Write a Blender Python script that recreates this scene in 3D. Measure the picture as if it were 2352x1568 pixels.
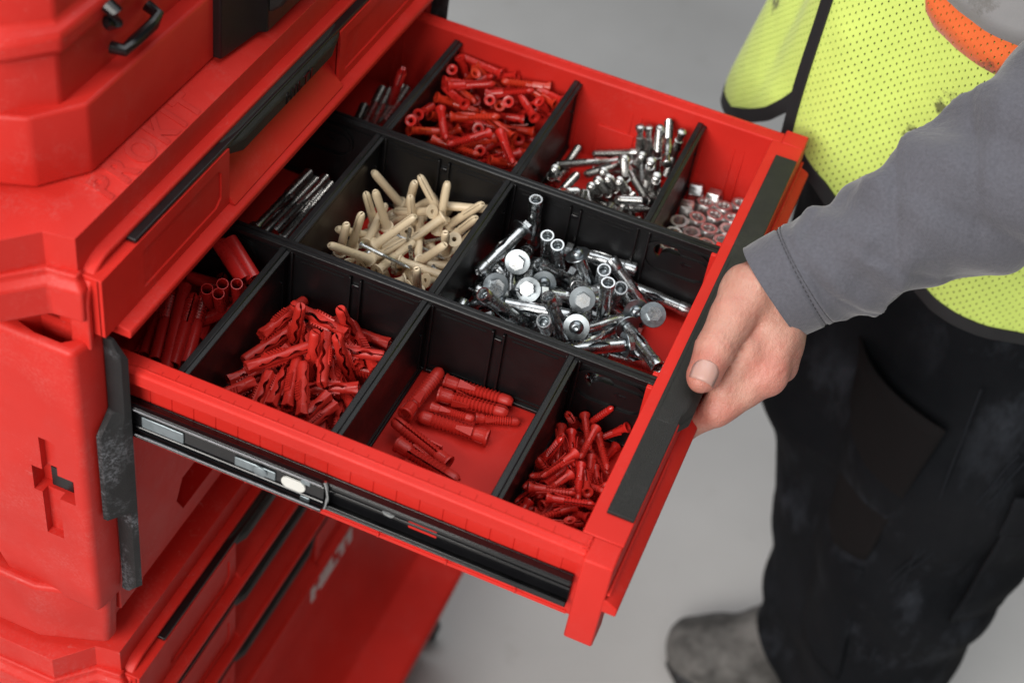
import bpy, bmesh, math, random
import numpy as np
from mathutils import Vector, Matrix, noise as mnoise

for o in list(bpy.data.objects):
    bpy.data.objects.remove(o, do_unlink=True)
scene = bpy.context.scene
COL = scene.collection
random.seed(4)

# ------------------------------------------------------------------ camera
cam_data = bpy.data.cameras.new("camera")
cam = bpy.data.objects.new("camera", cam_data)
COL.objects.link(cam)
scene.camera = cam
cam_data.sensor_width = 36.0
cam_data.sensor_fit = 'HORIZONTAL'
cam_data.lens = 3494.4 / 2352 * 36.0
cam_data.clip_start = 0.05
cam_data.clip_end = 60
RIGHT = Vector((0.91959663, 0.37081283, 0.12976857))
DOWN = Vector((0.34688787, -0.61134473, -0.71128506))
FWD = Vector((-0.1844203, 0.69911048, -0.69082102))
cm = Matrix((RIGHT, -DOWN, -FWD)).transposed().to_4x4()
cm.translation = Vector((0.08757, -0.56966, 0.68730))
cam.matrix_world = cm
cam_data.dof.use_dof = True
cam_data.dof.focus_distance = 1.03
cam_data.dof.aperture_fstop = 5.6

# ------------------------------------------------------------------ world and lamps
world = bpy.data.worlds.new("World")
scene.world = world
world.use_nodes = True
bg = world.node_tree.nodes["Background"]
bg.inputs[0].default_value = (0.86, 0.93, 1.0, 1)
bg.inputs[1].default_value = 0.06


def area(name, loc, target, size, size_y, power, color=(1, 1, 1)):
    d = bpy.data.lights.new(name, 'AREA')
    d.shape = 'RECTANGLE'
    d.size, d.size_y = size, size_y
    d.energy = power
    d.color = color
    o = bpy.data.objects.new(name, d)
    COL.objects.link(o)
    o.location = loc
    o.rotation_euler = (Vector(target) - Vector(loc)).to_track_quat('-Z', 'Y').to_euler()
    return o


area("key_softbox", (-0.75, -2.45, 1.50), (-0.05, 0.2, -0.05), 1.9, 1.4, 122, (1.0, 0.965, 0.915))
area("fill_softbox", (0.95, -2.0, 1.25), (-0.05, 0.2, -0.05), 1.2, 1.0, 9, (1.0, 0.98, 0.95))
area("ceiling_panel", (-0.6, 0.7, 3.1), (-0.6, 0.71, 0.0), 4.2, 3.2, 110, (0.97, 0.985, 1.0))  # unseen overhead fill, added to lift the floor and upward faces

scene.view_settings.view_transform = 'Standard'
scene.view_settings.look = 'None'
scene.view_settings.exposure = -0.08
scene.view_settings.gamma = 1.0
scene.render.engine = 'CYCLES'
scene.cycles.use_denoising = True
scene.cycles.max_bounces = 8

# ------------------------------------------------------------------ helpers


def tag(o, label=None, cat=None, group=None, kind=None):
    for k, v in (("label", label), ("category", cat), ("group", group), ("kind", kind)):
        if v:
            o[k] = v
    return o


def empty(name, loc=(0, 0, 0)):
    o = bpy.data.objects.new(name, None)
    o.empty_display_size = 0.02
    COL.objects.link(o)
    o.location = loc
    return o


def parent_to(o, parent):
    if parent is not None:
        o.parent = parent
        p = parent
        off = Vector((0, 0, 0))
        while p is not None:
            off += p.location
            p = p.parent
        if not o.get("_local"):
            o.location = -off


def mesh_obj(name, me, mat, parent=None, local=False):
    o = bpy.data.objects.new(name, me)
    COL.objects.link(o)
    if mat is not None:
        me.materials.clear()
        me.materials.append(mat)
    if parent is not None:
        if local:
            o.parent = parent
        else:
            parent_to(o, parent)
    return o


def finish(me, smooth=35):
    bm = bmesh.new()
    bm.from_mesh(me)
    bmesh.ops.recalc_face_normals(bm, faces=bm.faces)
    bm.to_mesh(me)
    bm.free()
    if smooth:
        for p in me.polygons:
            p.use_smooth = True
        me.set_sharp_from_angle(angle=math.radians(smooth))


class MB:
    def __init__(self):
        self.v, self.f = [], []

    def add(self, vs, fs):
        n = len(self.v)
        self.v += [tuple(p) for p in vs]
        self.f += [tuple(i + n for i in f) for f in fs]
        return self

    def box(self, x0, x1, y0, y1, z0, z1):
        vs = [(x, y, z) for x in (x0, x1) for y in (y0, y1) for z in (z0, z1)]
        return self.add(vs, [(0, 1, 3, 2), (4, 6, 7, 5), (0, 4, 5, 1), (2, 3, 7, 6), (0, 2, 6, 4), (1, 5, 7, 3)])

    def prism(self, poly, a0, a1, axis='y', poly2=None):
        """polygon in the other two axes (in xyz order), extruded along axis; poly2 = far section"""
        poly2 = poly2 or poly
        n = len(poly)

        def mk(p, a):
            if axis == 'x':
                return (a, p[0], p[1])
            if axis == 'y':
                return (p[0], a, p[1])
            return (p[0], p[1], a)
        vs = [mk(p, a0) for p in poly] + [mk(p, a1) for p in poly2]
        fs = [tuple(range(n)), tuple(range(2 * n - 1, n - 1, -1))]
        fs += [(i, (i + 1) % n, n + (i + 1) % n, n + i) for i in range(n)]
        return self.add(vs, fs)

    def loft(self, rings, cap=True):
        n = len(rings[0])
        vs = [p for r in rings for p in r]
        fs = []
        for k in range(len(rings) - 1):
            for i in range(n):
                j = (i + 1) % n
                fs.append((k * n + i, k * n + j, (k + 1) * n + j, (k + 1) * n + i))
        if cap:
            fs.append(tuple(range(n)))
            fs.append(tuple(range((len(rings) - 1) * n, len(rings) * n)))
        return self.add(vs, fs)

    def lathe(self, prof, n=16, closed=False):
        """profile of (x, r) about the local x axis"""
        rings = []
        for x, r in prof:
            rings.append([(x, r * math.cos(2 * math.pi * i / n), r * math.sin(2 * math.pi * i / n)) for i in range(n)])
        if closed:
            rings.append(rings[0])
        return self.loft(rings, cap=not closed)

    def sector(self, prof, a0, a1, n=7):
        """part-turn of a profile; a0, a1 in degrees or functions of x"""
        vs, fs = [], []
        m = len(prof)
        for x, r in prof:
            s = a0(x) if callable(a0) else a0
            e = a1(x) if callable(a1) else a1
            for i in range(n + 1):
                a = math.radians(s + (e - s) * i / n)
                vs.append((x, r * math.cos(a), r * math.sin(a)))
            am = math.radians((s + e) / 2)
            vs.append((x, r * 0.30 * math.cos(am), r * 0.30 * math.sin(am)))
        w = n + 2
        for k in range(m - 1):
            for i in range(w):
                j = (i + 1) % w
                fs.append((k * w + i, k * w + j, (k + 1) * w + j, (k + 1) * w + i))
        fs.append(tuple(range(w)))
        fs.append(tuple(range((m - 1) * w, m * w)))
        return self.add(vs, fs)

    def tube(self, pts, r, n=8):
        pts = [Vector(p) for p in pts]
        rings = []
        up = Vector((0.13, 0.21, 0.97))
        for k, p in enumerate(pts):
            t = (pts[min(k + 1, len(pts) - 1)] - pts[max(k - 1, 0)]).normalized()
            a = t.cross(up)
            if a.length < 1e-3:
                a = t.cross(Vector((1, 0, 0)))
            a.normalize()
            b = t.cross(a)
            rr = r[k] if isinstance(r, (list, tuple)) else r
            rings.append([p + a * rr * math.cos(2 * math.pi * i / n) + b * rr * math.sin(2 * math.pi * i / n) for i in range(n)])
        return self.loft(rings)

    def mesh(self, name, smooth=35):
        me = bpy.data.meshes.new(name)
        me.from_pydata(self.v, [], self.f)
        finish(me, smooth)
        return me

    def build(self, name, mat, parent=None, smooth=35, bevel=0, seg=2, local=False):
        o = mesh_obj(name, self.mesh(name, smooth), mat, parent, local)
        if bevel:
            add_bevel(o, bevel, seg)
        return o


def add_bevel(o, w, seg=2):
    m = o.modifiers.new("bevel", 'BEVEL')
    m.width = w
    m.segments = seg
    m.limit_method = 'ANGLE'
    m.angle_limit = math.radians(32)
    m.harden_normals = False
    return m


def bake(o):
    """apply the modifiers of o to its mesh"""
    dg = bpy.context.evaluated_depsgraph_get()
    me = bpy.data.meshes.new_from_object(o.evaluated_get(dg))
    o.modifiers.clear()
    old = o.data
    o.data = me
    bpy.data.meshes.remove(old)
    for p in me.polygons:
        p.use_smooth = True
    me.set_sharp_from_angle(angle=math.radians(35))


def cut(o, cutters):
    tmp = []
    for c in cutters:
        t = c.build("cutter", None, smooth=0)
        tmp.append(t)
        m = o.modifiers.new("cut", 'BOOLEAN')
        m.operation = 'DIFFERENCE'
        m.solver = 'EXACT'
        m.object = t
    bake(o)
    for t in tmp:
        me = t.data
        bpy.data.objects.remove(t, do_unlink=True)
        bpy.data.meshes.remove(me)


def curve_mesh(cu, name):
    o = bpy.data.objects.new("tmp", cu)
    COL.objects.link(o)
    dg = bpy.context.evaluated_depsgraph_get()
    dg.update()
    me = bpy.data.meshes.new_from_object(o.evaluated_get(dg))
    me.name = name
    bpy.data.objects.remove(o, do_unlink=True)
    bpy.data.curves.remove(cu)
    return me


def plate(name, outer, holes, thick):
    """flat plate in its own xy plane with holes, thickness centred on z = 0"""
    cu = bpy.data.curves.new(name, 'CURVE')
    cu.dimensions = '2D'
    cu.fill_mode = 'BOTH'
    cu.extrude = thick / 2
    for ring in [outer] + holes:
        sp = cu.splines.new('POLY')
        sp.points.add(len(ring) - 1)
        for i, p in enumerate(ring):
            sp.points[i].co = (p[0], p[1], 0, 1)
        sp.use_cyclic_u = True
    me = curve_mesh(cu, name)
    finish(me, 30)
    return me


def text_mesh(body, size, depth, name, space=1.0, fat=0.0):
    cu = bpy.data.curves.new(name, 'FONT')
    cu.body = body
    cu.size = size
    cu.extrude = depth / 2
    cu.offset = fat
    cu.space_character = space
    cu.align_x = 'CENTER'
    cu.align_y = 'CENTER'
    cu.resolution_u = 3
    me = curve_mesh(cu, name)
    return me


def xform(me, origin, ux, uy, uz):
    M = Matrix((Vector(ux), Vector(uy), Vector(uz))).transposed().to_4x4()
    M.translation = Vector(origin)
    me.transform(M)
    return me


def surface_nets(F, origin, h):
    """mesh the zero level of a sampled field (numpy, negative inside)"""
    nx, ny, nz = F.shape
    ins = F < 0
    cs = np.zeros((nx - 1, ny - 1, nz - 1), int)
    P = np.zeros((nx - 1, ny - 1, nz - 1, 3))
    cnt = np.zeros((nx - 1, ny - 1, nz - 1))
    for c in range(8):
        a, b, d = c & 1, c >> 1 & 1, c >> 2 & 1
        cs += ins[a:nx - 1 + a, b:ny - 1 + b, d:nz - 1 + d]
    corners = [(c & 1, c >> 1 & 1, c >> 2 & 1) for c in range(8)]
    for i in range(8):
        for ax in range(3):
            if corners[i][ax] == 0:
                q = list(corners[i])
                q[ax] = 1
                p0, p1 = corners[i], tuple(q)
                f0 = F[p0[0]:nx - 1 + p0[0], p0[1]:ny - 1 + p0[1], p0[2]:nz - 1 + p0[2]]
                f1 = F[p1[0]:nx - 1 + p1[0], p1[1]:ny - 1 + p1[1], p1[2]:nz - 1 + p1[2]]
                m = (f0 < 0) != (f1 < 0)
                t = np.where(m, f0 / np.where(m, f0 - f1, 1), 0)
                for k in range(3):
                    P[..., k] += np.where(m, p0[k] + (t if k == ax else 0), 0)
                cnt += m
    act = (cs > 0) & (cs < 8)
    idx = -np.ones(act.shape, int)
    idx[act] = np.arange(act.sum())
    I = np.argwhere(act)
    V = (I + P[act] / cnt[act][:, None]) * h + np.array(origin)
    faces = []
    for ax in range(3):
        u, w = (ax + 1) % 3, (ax + 2) % 3
        sl0, sl1 = [slice(None)] * 3, [slice(None)] * 3
        sl0[ax], sl1[ax] = slice(0, -1), slice(1, None)
        ch = ins[tuple(sl0)] != ins[tuple(sl1)]
        E = np.argwhere(ch)
        flip = ins[tuple(sl0)][ch]
        ok = (E[:, u] > 0) & (E[:, w] > 0) & (E[:, u] < F.shape[u] - 1) & (E[:, w] < F.shape[w] - 1)
        E, flip = E[ok], flip[ok]
        q = []
        for du, dw in ((-1, -1), (0, -1), (0, 0), (-1, 0)):
            e = E.copy()
            e[:, u] += du
            e[:, w] += dw
            q.append(idx[e[:, 0], e[:, 1], e[:, 2]])
        q = np.array(q).T
        q[~flip] = q[~flip][:, ::-1]
        faces.append(q)
    return V, np.concatenate(faces)


def field_mesh(name, prims, lo, hi, h, k, warp=None, relax=2):
    """smooth union of round cones and ellipsoids -> mesh"""
    lo, hi = np.array(lo), np.array(hi)
    n = np.ceil((hi - lo) / h).astype(int) + 1
    X, Y, Z = np.meshgrid(*[lo[i] + h * np.arange(n[i]) for i in range(3)], indexing='ij')
    Q = np.stack([X, Y, Z], -1)
    F = None
    for p in prims:
        if p[0] == 'c':
            a, b, ra, rb = np.array(p[1]), np.array(p[2]), p[3], p[4]
            d = b - a
            t = np.clip(((Q - a) @ d) / (d @ d), 0, 1)
            D = np.linalg.norm(Q - a - t[..., None] * d, axis=-1) - (ra + (rb - ra) * t)
        else:
            c, r = np.array(p[1]), np.array(p[2])
            q = (Q - c) / r
            l = np.linalg.norm(q, axis=-1)
            D = (l - 1) * r.min()
        kk = p[5] if p[0] == 'c' and len(p) > 5 else k
        if F is None:
            F = D
        else:
            hh = np.clip(0.5 + 0.5 * (F - D) / kk, 0, 1)
            F = F * (1 - hh) + D * hh - kk * hh * (1 - hh)
    if warp is not None:
        F = F + warp(X, Y, Z)
    V, Fc = surface_nets(F, lo, h)
    me = bpy.data.meshes.new(name)
    me.from_pydata(V.tolist(), [], Fc.tolist())
    bm = bmesh.new()
    bm.from_mesh(me)
    for _ in range(relax):
        bmesh.ops.smooth_vert(bm, verts=bm.verts, factor=0.5, use_axis_x=True, use_axis_y=True, use_axis_z=True)
    bmesh.ops.recalc_face_normals(bm, faces=bm.faces)
    bm.to_mesh(me)
    bm.free()
    for p in me.polygons:
        p.use_smooth = True
    return me


# ------------------------------------------------------------------ materials


class NT:
    def __init__(self, name):
        self.m = bpy.data.materials.new(name)
        self.m.use_nodes = True
        self.t = self.m.node_tree
        self.b = self.t.nodes["Principled BSDF"]
        self.out = self.t.nodes["Material Output"]
        self.co = self.t.nodes.new('ShaderNodeTexCoord')

    def n(self, typ, **kw):
        o = self.t.nodes.new('ShaderNode' + typ)
        for k, v in kw.items():
            setattr(o, k, v)
        return o

    def l(self, a, b):
        self.t.links.new(a, b)

    def setin(self, sock, v):
        if hasattr(v, 'links') or isinstance(v, bpy.types.NodeSocket):
            self.l(v, sock)
        else:
            sock.default_value = v

    def math(self, op, a, b=0.0, c=0.0):
        o = self.n('Math', operation=op)
        for i, v in enumerate((a, b, c)):
            if i < len(o.inputs):
                self.setin(o.inputs[i], v)
        return o.outputs[0]

    def noise(self, scale, detail=2, rough=0.5, coord='Object', stretch=None, dist=0.0):
        o = self.n('TexNoise')
        o.inputs['Scale'].default_value = scale
        o.inputs['Detail'].default_value = detail
        o.inputs['Roughness'].default_value = rough
        o.inputs['Distortion'].default_value = dist
        src = self.co.outputs[coord]
        if stretch:
            mp = self.n('Mapping')
            mp.inputs['Scale'].default_value = stretch
            self.l(src, mp.inputs[0])
            src = mp.outputs[0]
        self.l(src, o.inputs['Vector'])
        return o.outputs['Fac']

    def ramp(self, fac, lo, hi, c0=0.0, c1=1.0):
        o = self.n('MapRange')
        self.setin(o.inputs[0], fac)
        o.inputs[1].default_value, o.inputs[2].default_value = lo, hi
        o.inputs[3].default_value, o.inputs[4].default_value = c0, c1
        return o.outputs[0]

    def mix(self, fac, a, b):
        o = self.n('Mix', data_type='RGBA')
        self.setin(o.inputs[0], fac)
        for s, v in ((o.inputs[6], a), (o.inputs[7], b)):
            if isinstance(v, tuple):
                v = v if len(v) == 4 else v + (1,)
            self.setin(s, v)
        return o.outputs[2]

    def bump(self, height, strength=0.2, dist=0.001, prev=None):
        o = self.n('Bump')
        o.inputs['Strength'].default_value = strength
        o.inputs['Distance'].default_value = dist
        self.l(height, o.inputs['Height'])
        if prev is not None:
            self.l(prev, o.inputs['Normal'])
        return o.outputs[0]

    def set(self, **kw):
        for k, v in kw.items():
            s = self.b.inputs[{'color': 'Base Color', 'rough': 'Roughness', 'metal': 'Metallic', 'normal': 'Normal',
                               'spec': 'Specular IOR Level', 'coat': 'Coat Weight', 'sheen': 'Sheen Weight',
                               'sss': 'Subsurface Weight'}[k]]
            if isinstance(v, tuple):
                v = v if len(v) == 4 else v + (1,)
            self.setin(s, v)
        return self.m


def plastic(name, col, rough=0.42, grain=0.16, grain_scale=1100, dust=0.0, dust_col=(0.6, 0.45, 0.42), var=0.12, scratch=0.0, spec=0.5):
    n = NT(name)
    big = n.noise(9, 3)
    dark = tuple(c * (1 - var) for c in col)
    lite = tuple(min(1, c * (1 + var)) for c in col)
    c = n.mix(n.ramp(big, 0.3, 0.7), dark, lite)
    g = n.noise(grain_scale, 2, 0.6)
    if dust:
        d = n.math('MULTIPLY', n.ramp(n.noise(26, 5, 0.7), 0.50, 0.78), n.ramp(n.noise(420, 3, 0.7), 0.42, 0.62))
        c = n.mix(n.math('MULTIPLY', d, dust), c, dust_col)
    if scratch:
        s = n.math('MULTIPLY', n.ramp(n.noise(90, 4, 0.75, stretch=(1, 1, 3.5), dist=1.5), 0.60, 0.68), n.ramp(n.noise(11, 2), 0.52, 0.66))
        c = n.mix(n.math('MULTIPLY', s, scratch), c, dust_col)
    r = n.ramp(n.noise(40, 4, 0.65), 0.3, 0.7, rough - 0.07, rough + 0.09)
    nm = n.bump(g, grain, 0.0006)
    return n.set(color=c, rough=r, normal=nm, spec=spec)


RED = (0.56, 0.024, 0.017)
M = {}
M['red'] = plastic('red_plastic', RED, 0.46, 0.13, 1100, 0.08, spec=0.14)
M['red_case'] = plastic('red_case_plastic', RED, 0.46, 0.20, 900, 0.13, scratch=0.30, spec=0.28)
M['red_smooth'] = plastic('red_drawer_plastic', (0.58, 0.024, 0.017), 0.41, 0.05, 1400, 0.05, spec=0.17)
M['plug_red'] = plastic('plug_red_nylon', (0.50, 0.017, 0.012), 0.30, 0.03, 900, 0, var=0.2)
M['plug_orange'] = plastic('plug_orange_red_nylon', (0.52, 0.030, 0.011), 0.30, 0.03, 900, 0, var=0.2)
M['plug_matt'] = plastic('plug_matt_red_nylon', (0.50, 0.022, 0.014), 0.42, 0.05, 900, 0, var=0.16)
M['tube_red'] = plastic('tube_dark_red_nylon', (0.44, 0.014, 0.012), 0.28, 0.02, 900, 0, var=0.15)
M['cream'] = plastic('cream_nylon', (0.70, 0.57, 0.39), 0.36, 0.04, 700, 0, var=0.06)
M['black'] = plastic('black_plastic', (0.0055, 0.0055, 0.0062), 0.38, 0.22, 1300, 0.04, (0.06, 0.06, 0.06))
M['black_foam'] = plastic('black_soft_grip', (0.010, 0.010, 0.009), 0.62, 0.9, 1500, 0.30, (0.09, 0.09, 0.085))
M['black_rubber'] = plastic('dusty_black_rubber', (0.008, 0.008, 0.009), 0.62, 0.6, 1300, 0.9, (0.26, 0.27, 0.30))
M['black_gloss'] = plastic('black_lacquered_steel', (0.006, 0.006, 0.007), 0.22, 0.02, 900, 0.05, (0.15, 0.15, 0.15))
M['white'] = plastic('white_plastic', (0.74, 0.74, 0.70), 0.5, 0.05)
M['pale'] = plastic('pale_lettering', (0.62, 0.56, 0.55), 0.5, 0.05)
M['grey_plastic'] = plastic('grey_plastic', (0.18, 0.18, 0.18), 0.5, 0.1)


def metal(name, col, rough, scr=0.015):
    n = NT(name)
    c = n.mix(n.ramp(n.noise(160, 3), 0.35, 0.7), tuple(x * 0.82 for x in col), col)
    r = n.ramp(n.noise(300, 4, 0.7), 0.3, 0.7, rough, rough + 0.14)
    return n.set(color=c, rough=r, metal=1.0, normal=n.bump(n.noise(700, 3, 0.6), scr, 0.0005))


M['zinc'] = metal('zinc_plated_steel', (0.52, 0.54, 0.55), 0.20)
M['zinc_cool'] = metal('blue_zinc_steel', (0.27, 0.30, 0.32), 0.26)
M['steel'] = metal('bright_steel', (0.50, 0.495, 0.48), 0.22)
M['cage'] = metal('slide_cage_metal', (0.40, 0.46, 0.49), 0.42)
M['nut_steel'] = metal('dull_nut_steel', (0.70, 0.70, 0.69), 0.32)
M['rail_edge'] = metal('dark_rail_edge', (0.12, 0.12, 0.13), 0.22)


def skin_mat():
    n = NT('skin')
    c = n.mix(n.ramp(n.noise(45, 4, 0.6), 0.35, 0.7), (0.47, 0.225, 0.165), (0.58, 0.325, 0.250))
    c = n.mix(n.ramp(n.noise(120, 2), 0.50, 0.72, 0, 0.45), c, (0.50, 0.175, 0.130))
    at = n.n('Attribute', attribute_name='redness')
    c = n.mix(n.math('MULTIPLY', at.outputs['Fac'], 0.55), c, (0.50, 0.150, 0.115))
    fine = n.noise(900, 3, 0.6)
    wr = n.noise(260, 3, 0.6, stretch=(1, 0.35, 1))
    vo = n.n('TexVoronoi', feature='DISTANCE_TO_EDGE')
    vo.inputs['Scale'].default_value = 620
    n.l(n.co.outputs['Object'], vo.inputs['Vector'])
    cell = n.ramp(vo.outputs['Distance'], 0.0, 0.25)
    nm = n.bump(fine, 0.30, 0.0004, n.bump(cell, 0.35, 0.00035, n.bump(wr, 0.75, 0.0013)))
    n.b.inputs['Subsurface Radius'].default_value = (1.0, 0.35, 0.2)
    n.b.inputs['Subsurface Scale'].default_value = 0.003
    return n.set(color=c, rough=n.ramp(n.noise(200), 0.3, 0.7, 0.42, 0.56), normal=nm, sss=0.25)


M['skin'] = skin_mat()


def nail_mat():
    n = NT('nail')
    return n.set(color=(0.58, 0.31, 0.25), rough=0.36, sss=0.2)


M['nail'] = nail_mat()


def knit_mat():
    n = NT('grey_knit_cotton')
    w = n.n('TexWave', wave_type='BANDS', bands_direction='DIAGONAL')
    w.inputs['Scale'].default_value = 330
    w.inputs['Distortion'].default_value = 1.2
    w.inputs['Detail'].default_value = 1
    w.inputs['Detail Scale'].default_value = 6
    n.l(n.co.outputs['Object'], w.inputs['Vector'])
    c = n.mix(n.ramp(n.noise(500, 3, 0.7), 0.3, 0.7), (0.070, 0.070, 0.084), (0.100, 0.100, 0.120))
    c = n.mix(n.ramp(w.outputs['Fac'], 0.2, 0.8, 0, 0.22), c, (0.125, 0.125, 0.148))
    hgt = n.math('ADD', n.math('MULTIPLY', w.outputs['Fac'], 0.6), n.noise(700, 3, 0.7))
    return n.set(color=c, rough=0.92, sheen=0.25, normal=n.bump(hgt, 0.22, 0.0004, n.bump(n.noise(34, 4, 0.6, dist=0.6), 0.5, 0.006)))


M['knit'] = knit_mat()
M['stitch'] = NT('dark_stitch').set(color=(0.045, 0.045, 0.05), rough=0.9)


def vest_mat(name, col, holes=True, stain=0.0, spots=()):
    n = NT(name)
    c = n.mix(n.ramp(n.noise(30, 3), 0.3, 0.7), tuple(x * 0.93 for x in col), col)
    sx = n.n('SeparateXYZ')
    n.l(n.co.outputs['UV'], sx.inputs[0])
    if stain:
        area_ = None
        for (u0, v0, ru, rv) in spots:
            du = n.math('DIVIDE', n.math('SUBTRACT', sx.outputs[0], u0), ru)
            dv = n.math('DIVIDE', n.math('SUBTRACT', sx.outputs[1], v0), rv)
            d2 = n.math('ADD', n.math('MULTIPLY', du, du), n.math('MULTIPLY', dv, dv))
            a_ = n.ramp(d2, 0.0, 1.0, 0.30, 0.0)
            area_ = a_ if area_ is None else n.math('MAXIMUM', area_, a_)
        sm = n.math('ADD', n.noise(75, 6, 0.75), area_)
        s = n.ramp(sm, 0.66, 0.80)
        c = n.mix(n.math('MULTIPLY', s, stain), c, (0.07, 0.06, 0.035))
    n.set(color=c, rough=0.75, sheen=0.2, normal=n.bump(n.noise(800, 2), 0.25, 0.0004, n.bump(n.noise(22, 2), 0.3, 0.008)))
    if holes:
        v = n.math('DIVIDE', sx.outputs[1], 0.0037)
        row = n.math('FLOOR', v)
        fy = n.math('SUBTRACT', n.math('SUBTRACT', v, row), 0.5)
        off = n.math('MULTIPLY', n.math('MODULO', n.math('ADD', row, 1000.0), 2.0), 0.5)
        u = n.math('ADD', n.math('DIVIDE', sx.outputs[0], 0.0081), off)
        fx = n.math('SUBTRACT', n.math('SUBTRACT', u, n.math('FLOOR', u)), 0.5)
        dx = n.math('MULTIPLY', fx, 0.0081 / 0.00055)
        dy = n.math('MULTIPLY', fy, 0.0037 / 0.00125)
        d2 = n.math('ADD', n.math('MULTIPLY', dx, dx), n.math('MULTIPLY', dy, dy))
        hole = n.math('LESS_THAN', d2, 1.0)
        tr = n.n('BsdfTransparent')
        ms = n.n('MixShader')
        n.l(hole, ms.inputs[0])
        n.l(n.b.outputs[0], ms.inputs[1])
        n.l(tr.outputs[0], ms.inputs[2])
        n.l(ms.outputs[0], n.out.inputs[0])
    return n.m


M['hi_vis'] = vest_mat('hi_vis_yellow_mesh', (0.72, 0.90, 0.19), True, 0.85, [(0.138, 0.070, 0.022, 0.018), (0.118, 0.058, 0.016, 0.010), (0.105, 0.020, 0.012, 0.014), (0.155, 0.088, 0.02, 0.012)])
M['orange'] = vest_mat('orange_mesh_band', (0.95, 0.17, 0.035), True, 0.8, [(0.145, 0.108, 0.022, 0.012), (0.165, 0.113, 0.02, 0.006)])
M['reflective'] = vest_mat('grey_reflective_tape', (0.30, 0.30, 0.31), False, 0.4, [(0.12, 0.16, 0.02, 0.02)])
M['binding'] = NT('black_binding').set(color=(0.012, 0.012, 0.014), rough=0.7)


def cloth_dark():
    n = NT('black_work_cloth')
    c = n.mix(n.ramp(n.noise(7, 4, 0.6), 0.35, 0.7), (0.0052, 0.0062, 0.0082), (0.0110, 0.0120, 0.0145))
    d = n.math('MULTIPLY', n.ramp(n.noise(16, 5, 0.7, stretch=(1, 1, 0.5)), 0.50, 0.72), n.ramp(n.noise(5, 2), 0.38, 0.62))
    c = n.mix(n.math('MULTIPLY', d, 0.42), c, (0.070, 0.080, 0.100))
    return n.set(color=c, rough=0.9, spec=0.12, normal=n.bump(n.noise(900, 2), 0.3, 0.0005, n.bump(n.noise(14, 4, 0.6, stretch=(1, 1, 0.45)), 0.6, 0.012)))


M['trousers'] = cloth_dark()
M['patch'] = NT('brown_black_knee_patch').set(color=(0.0095, 0.0085, 0.0090), rough=0.9, spec=0.12)


M['seam'] = NT('grey_seam_thread').set(color=(0.014, 0.016, 0.020), rough=0.9, spec=0.1)


def boot_mat():
    n = NT('dusty_grey_suede')
    c = n.mix(n.ramp(n.noise(26, 4, 0.6), 0.36, 0.66), (0.06, 0.058, 0.055), (0.17, 0.165, 0.158))
    return n.set(color=c, rough=0.95, normal=n.bump(n.noise(90, 4), 0.5, 0.003))


M['boot'] = boot_mat()


def concrete():
    n = NT('grey_concrete')
    c = n.mix(n.ramp(n.noise(2.2, 5, 0.55), 0.35, 0.68), (0.47, 0.465, 0.455), (0.55, 0.545, 0.535))
    c = n.mix(n.ramp(n.noise(11, 5, 0.65), 0.60, 0.78, 0, 0.5), c, (0.33, 0.315, 0.29))
    c = n.mix(n.ramp(n.noise(30, 2, 0.5), 0.74, 0.8, 0, 0.6), c, (0.13, 0.12, 0.105))
    return n.set(color=c, rough=0.72, normal=n.bump(n.noise(120, 4), 0.2, 0.002))


M['concrete'] = concrete()
FLOOR = -0.90
W = 0.44
ZF = -0.073

# ------------------------------------------------------------------ the floor
fl = MB()
fl.add([(-6, -4, FLOOR), (7, -4, FLOOR), (7, 9, FLOOR), (-6, 9, FLOOR)], [(0, 1, 2, 3)])
tag(fl.build('concrete_floor', M['concrete'], smooth=0), kind='structure')

# ------------------------------------------------------------------ stackable cases
YM = W / 2          # the cases are symmetric about this plane


def mirror(poly):
    """half outline (near side, back to front) -> full outline"""
    return poly + [(x, 2 * YM - y) for x, y in reversed(poly)]


def inset_poly(poly, dx, dy):
    return [(x - dx, y + dy) for x, y in poly]


def ring_pts(poly, z):
    return [(x, y, z) for x, y in poly]


def shoulder_shell(name, root, dx, dz, z_bot, deck=0.0):
    """upper shell of a case: walls with clipped corners, sloped shoulder and deck"""
    half = [(-0.66 + dx, -0.060), (-0.352 + dx, -0.060), (-0.331 + dx, -0.036), (-0.3125 + dx, -0.0325)]
    inner = [(-0.66 + dx, -0.035), (-0.372 + dx, -0.035), (-0.350 + dx, -0.018), (-0.332 + dx, -0.014)]
    deckp = [(-0.66 + dx, -0.032), (-0.374 + dx, -0.032), (-0.353 + dx, -0.015), (-0.335 + dx, -0.011)]
    m = MB()
    m.loft([ring_pts(mirror(half), z_bot + dz), ring_pts(mirror(half), 0.1105 + dz),
            ring_pts(mirror(inner), 0.1165 + dz), ring_pts(mirror(deckp), 0.1168 + dz)])
    return m.build(name, M['red_case'], root, bevel=0.0016)


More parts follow.
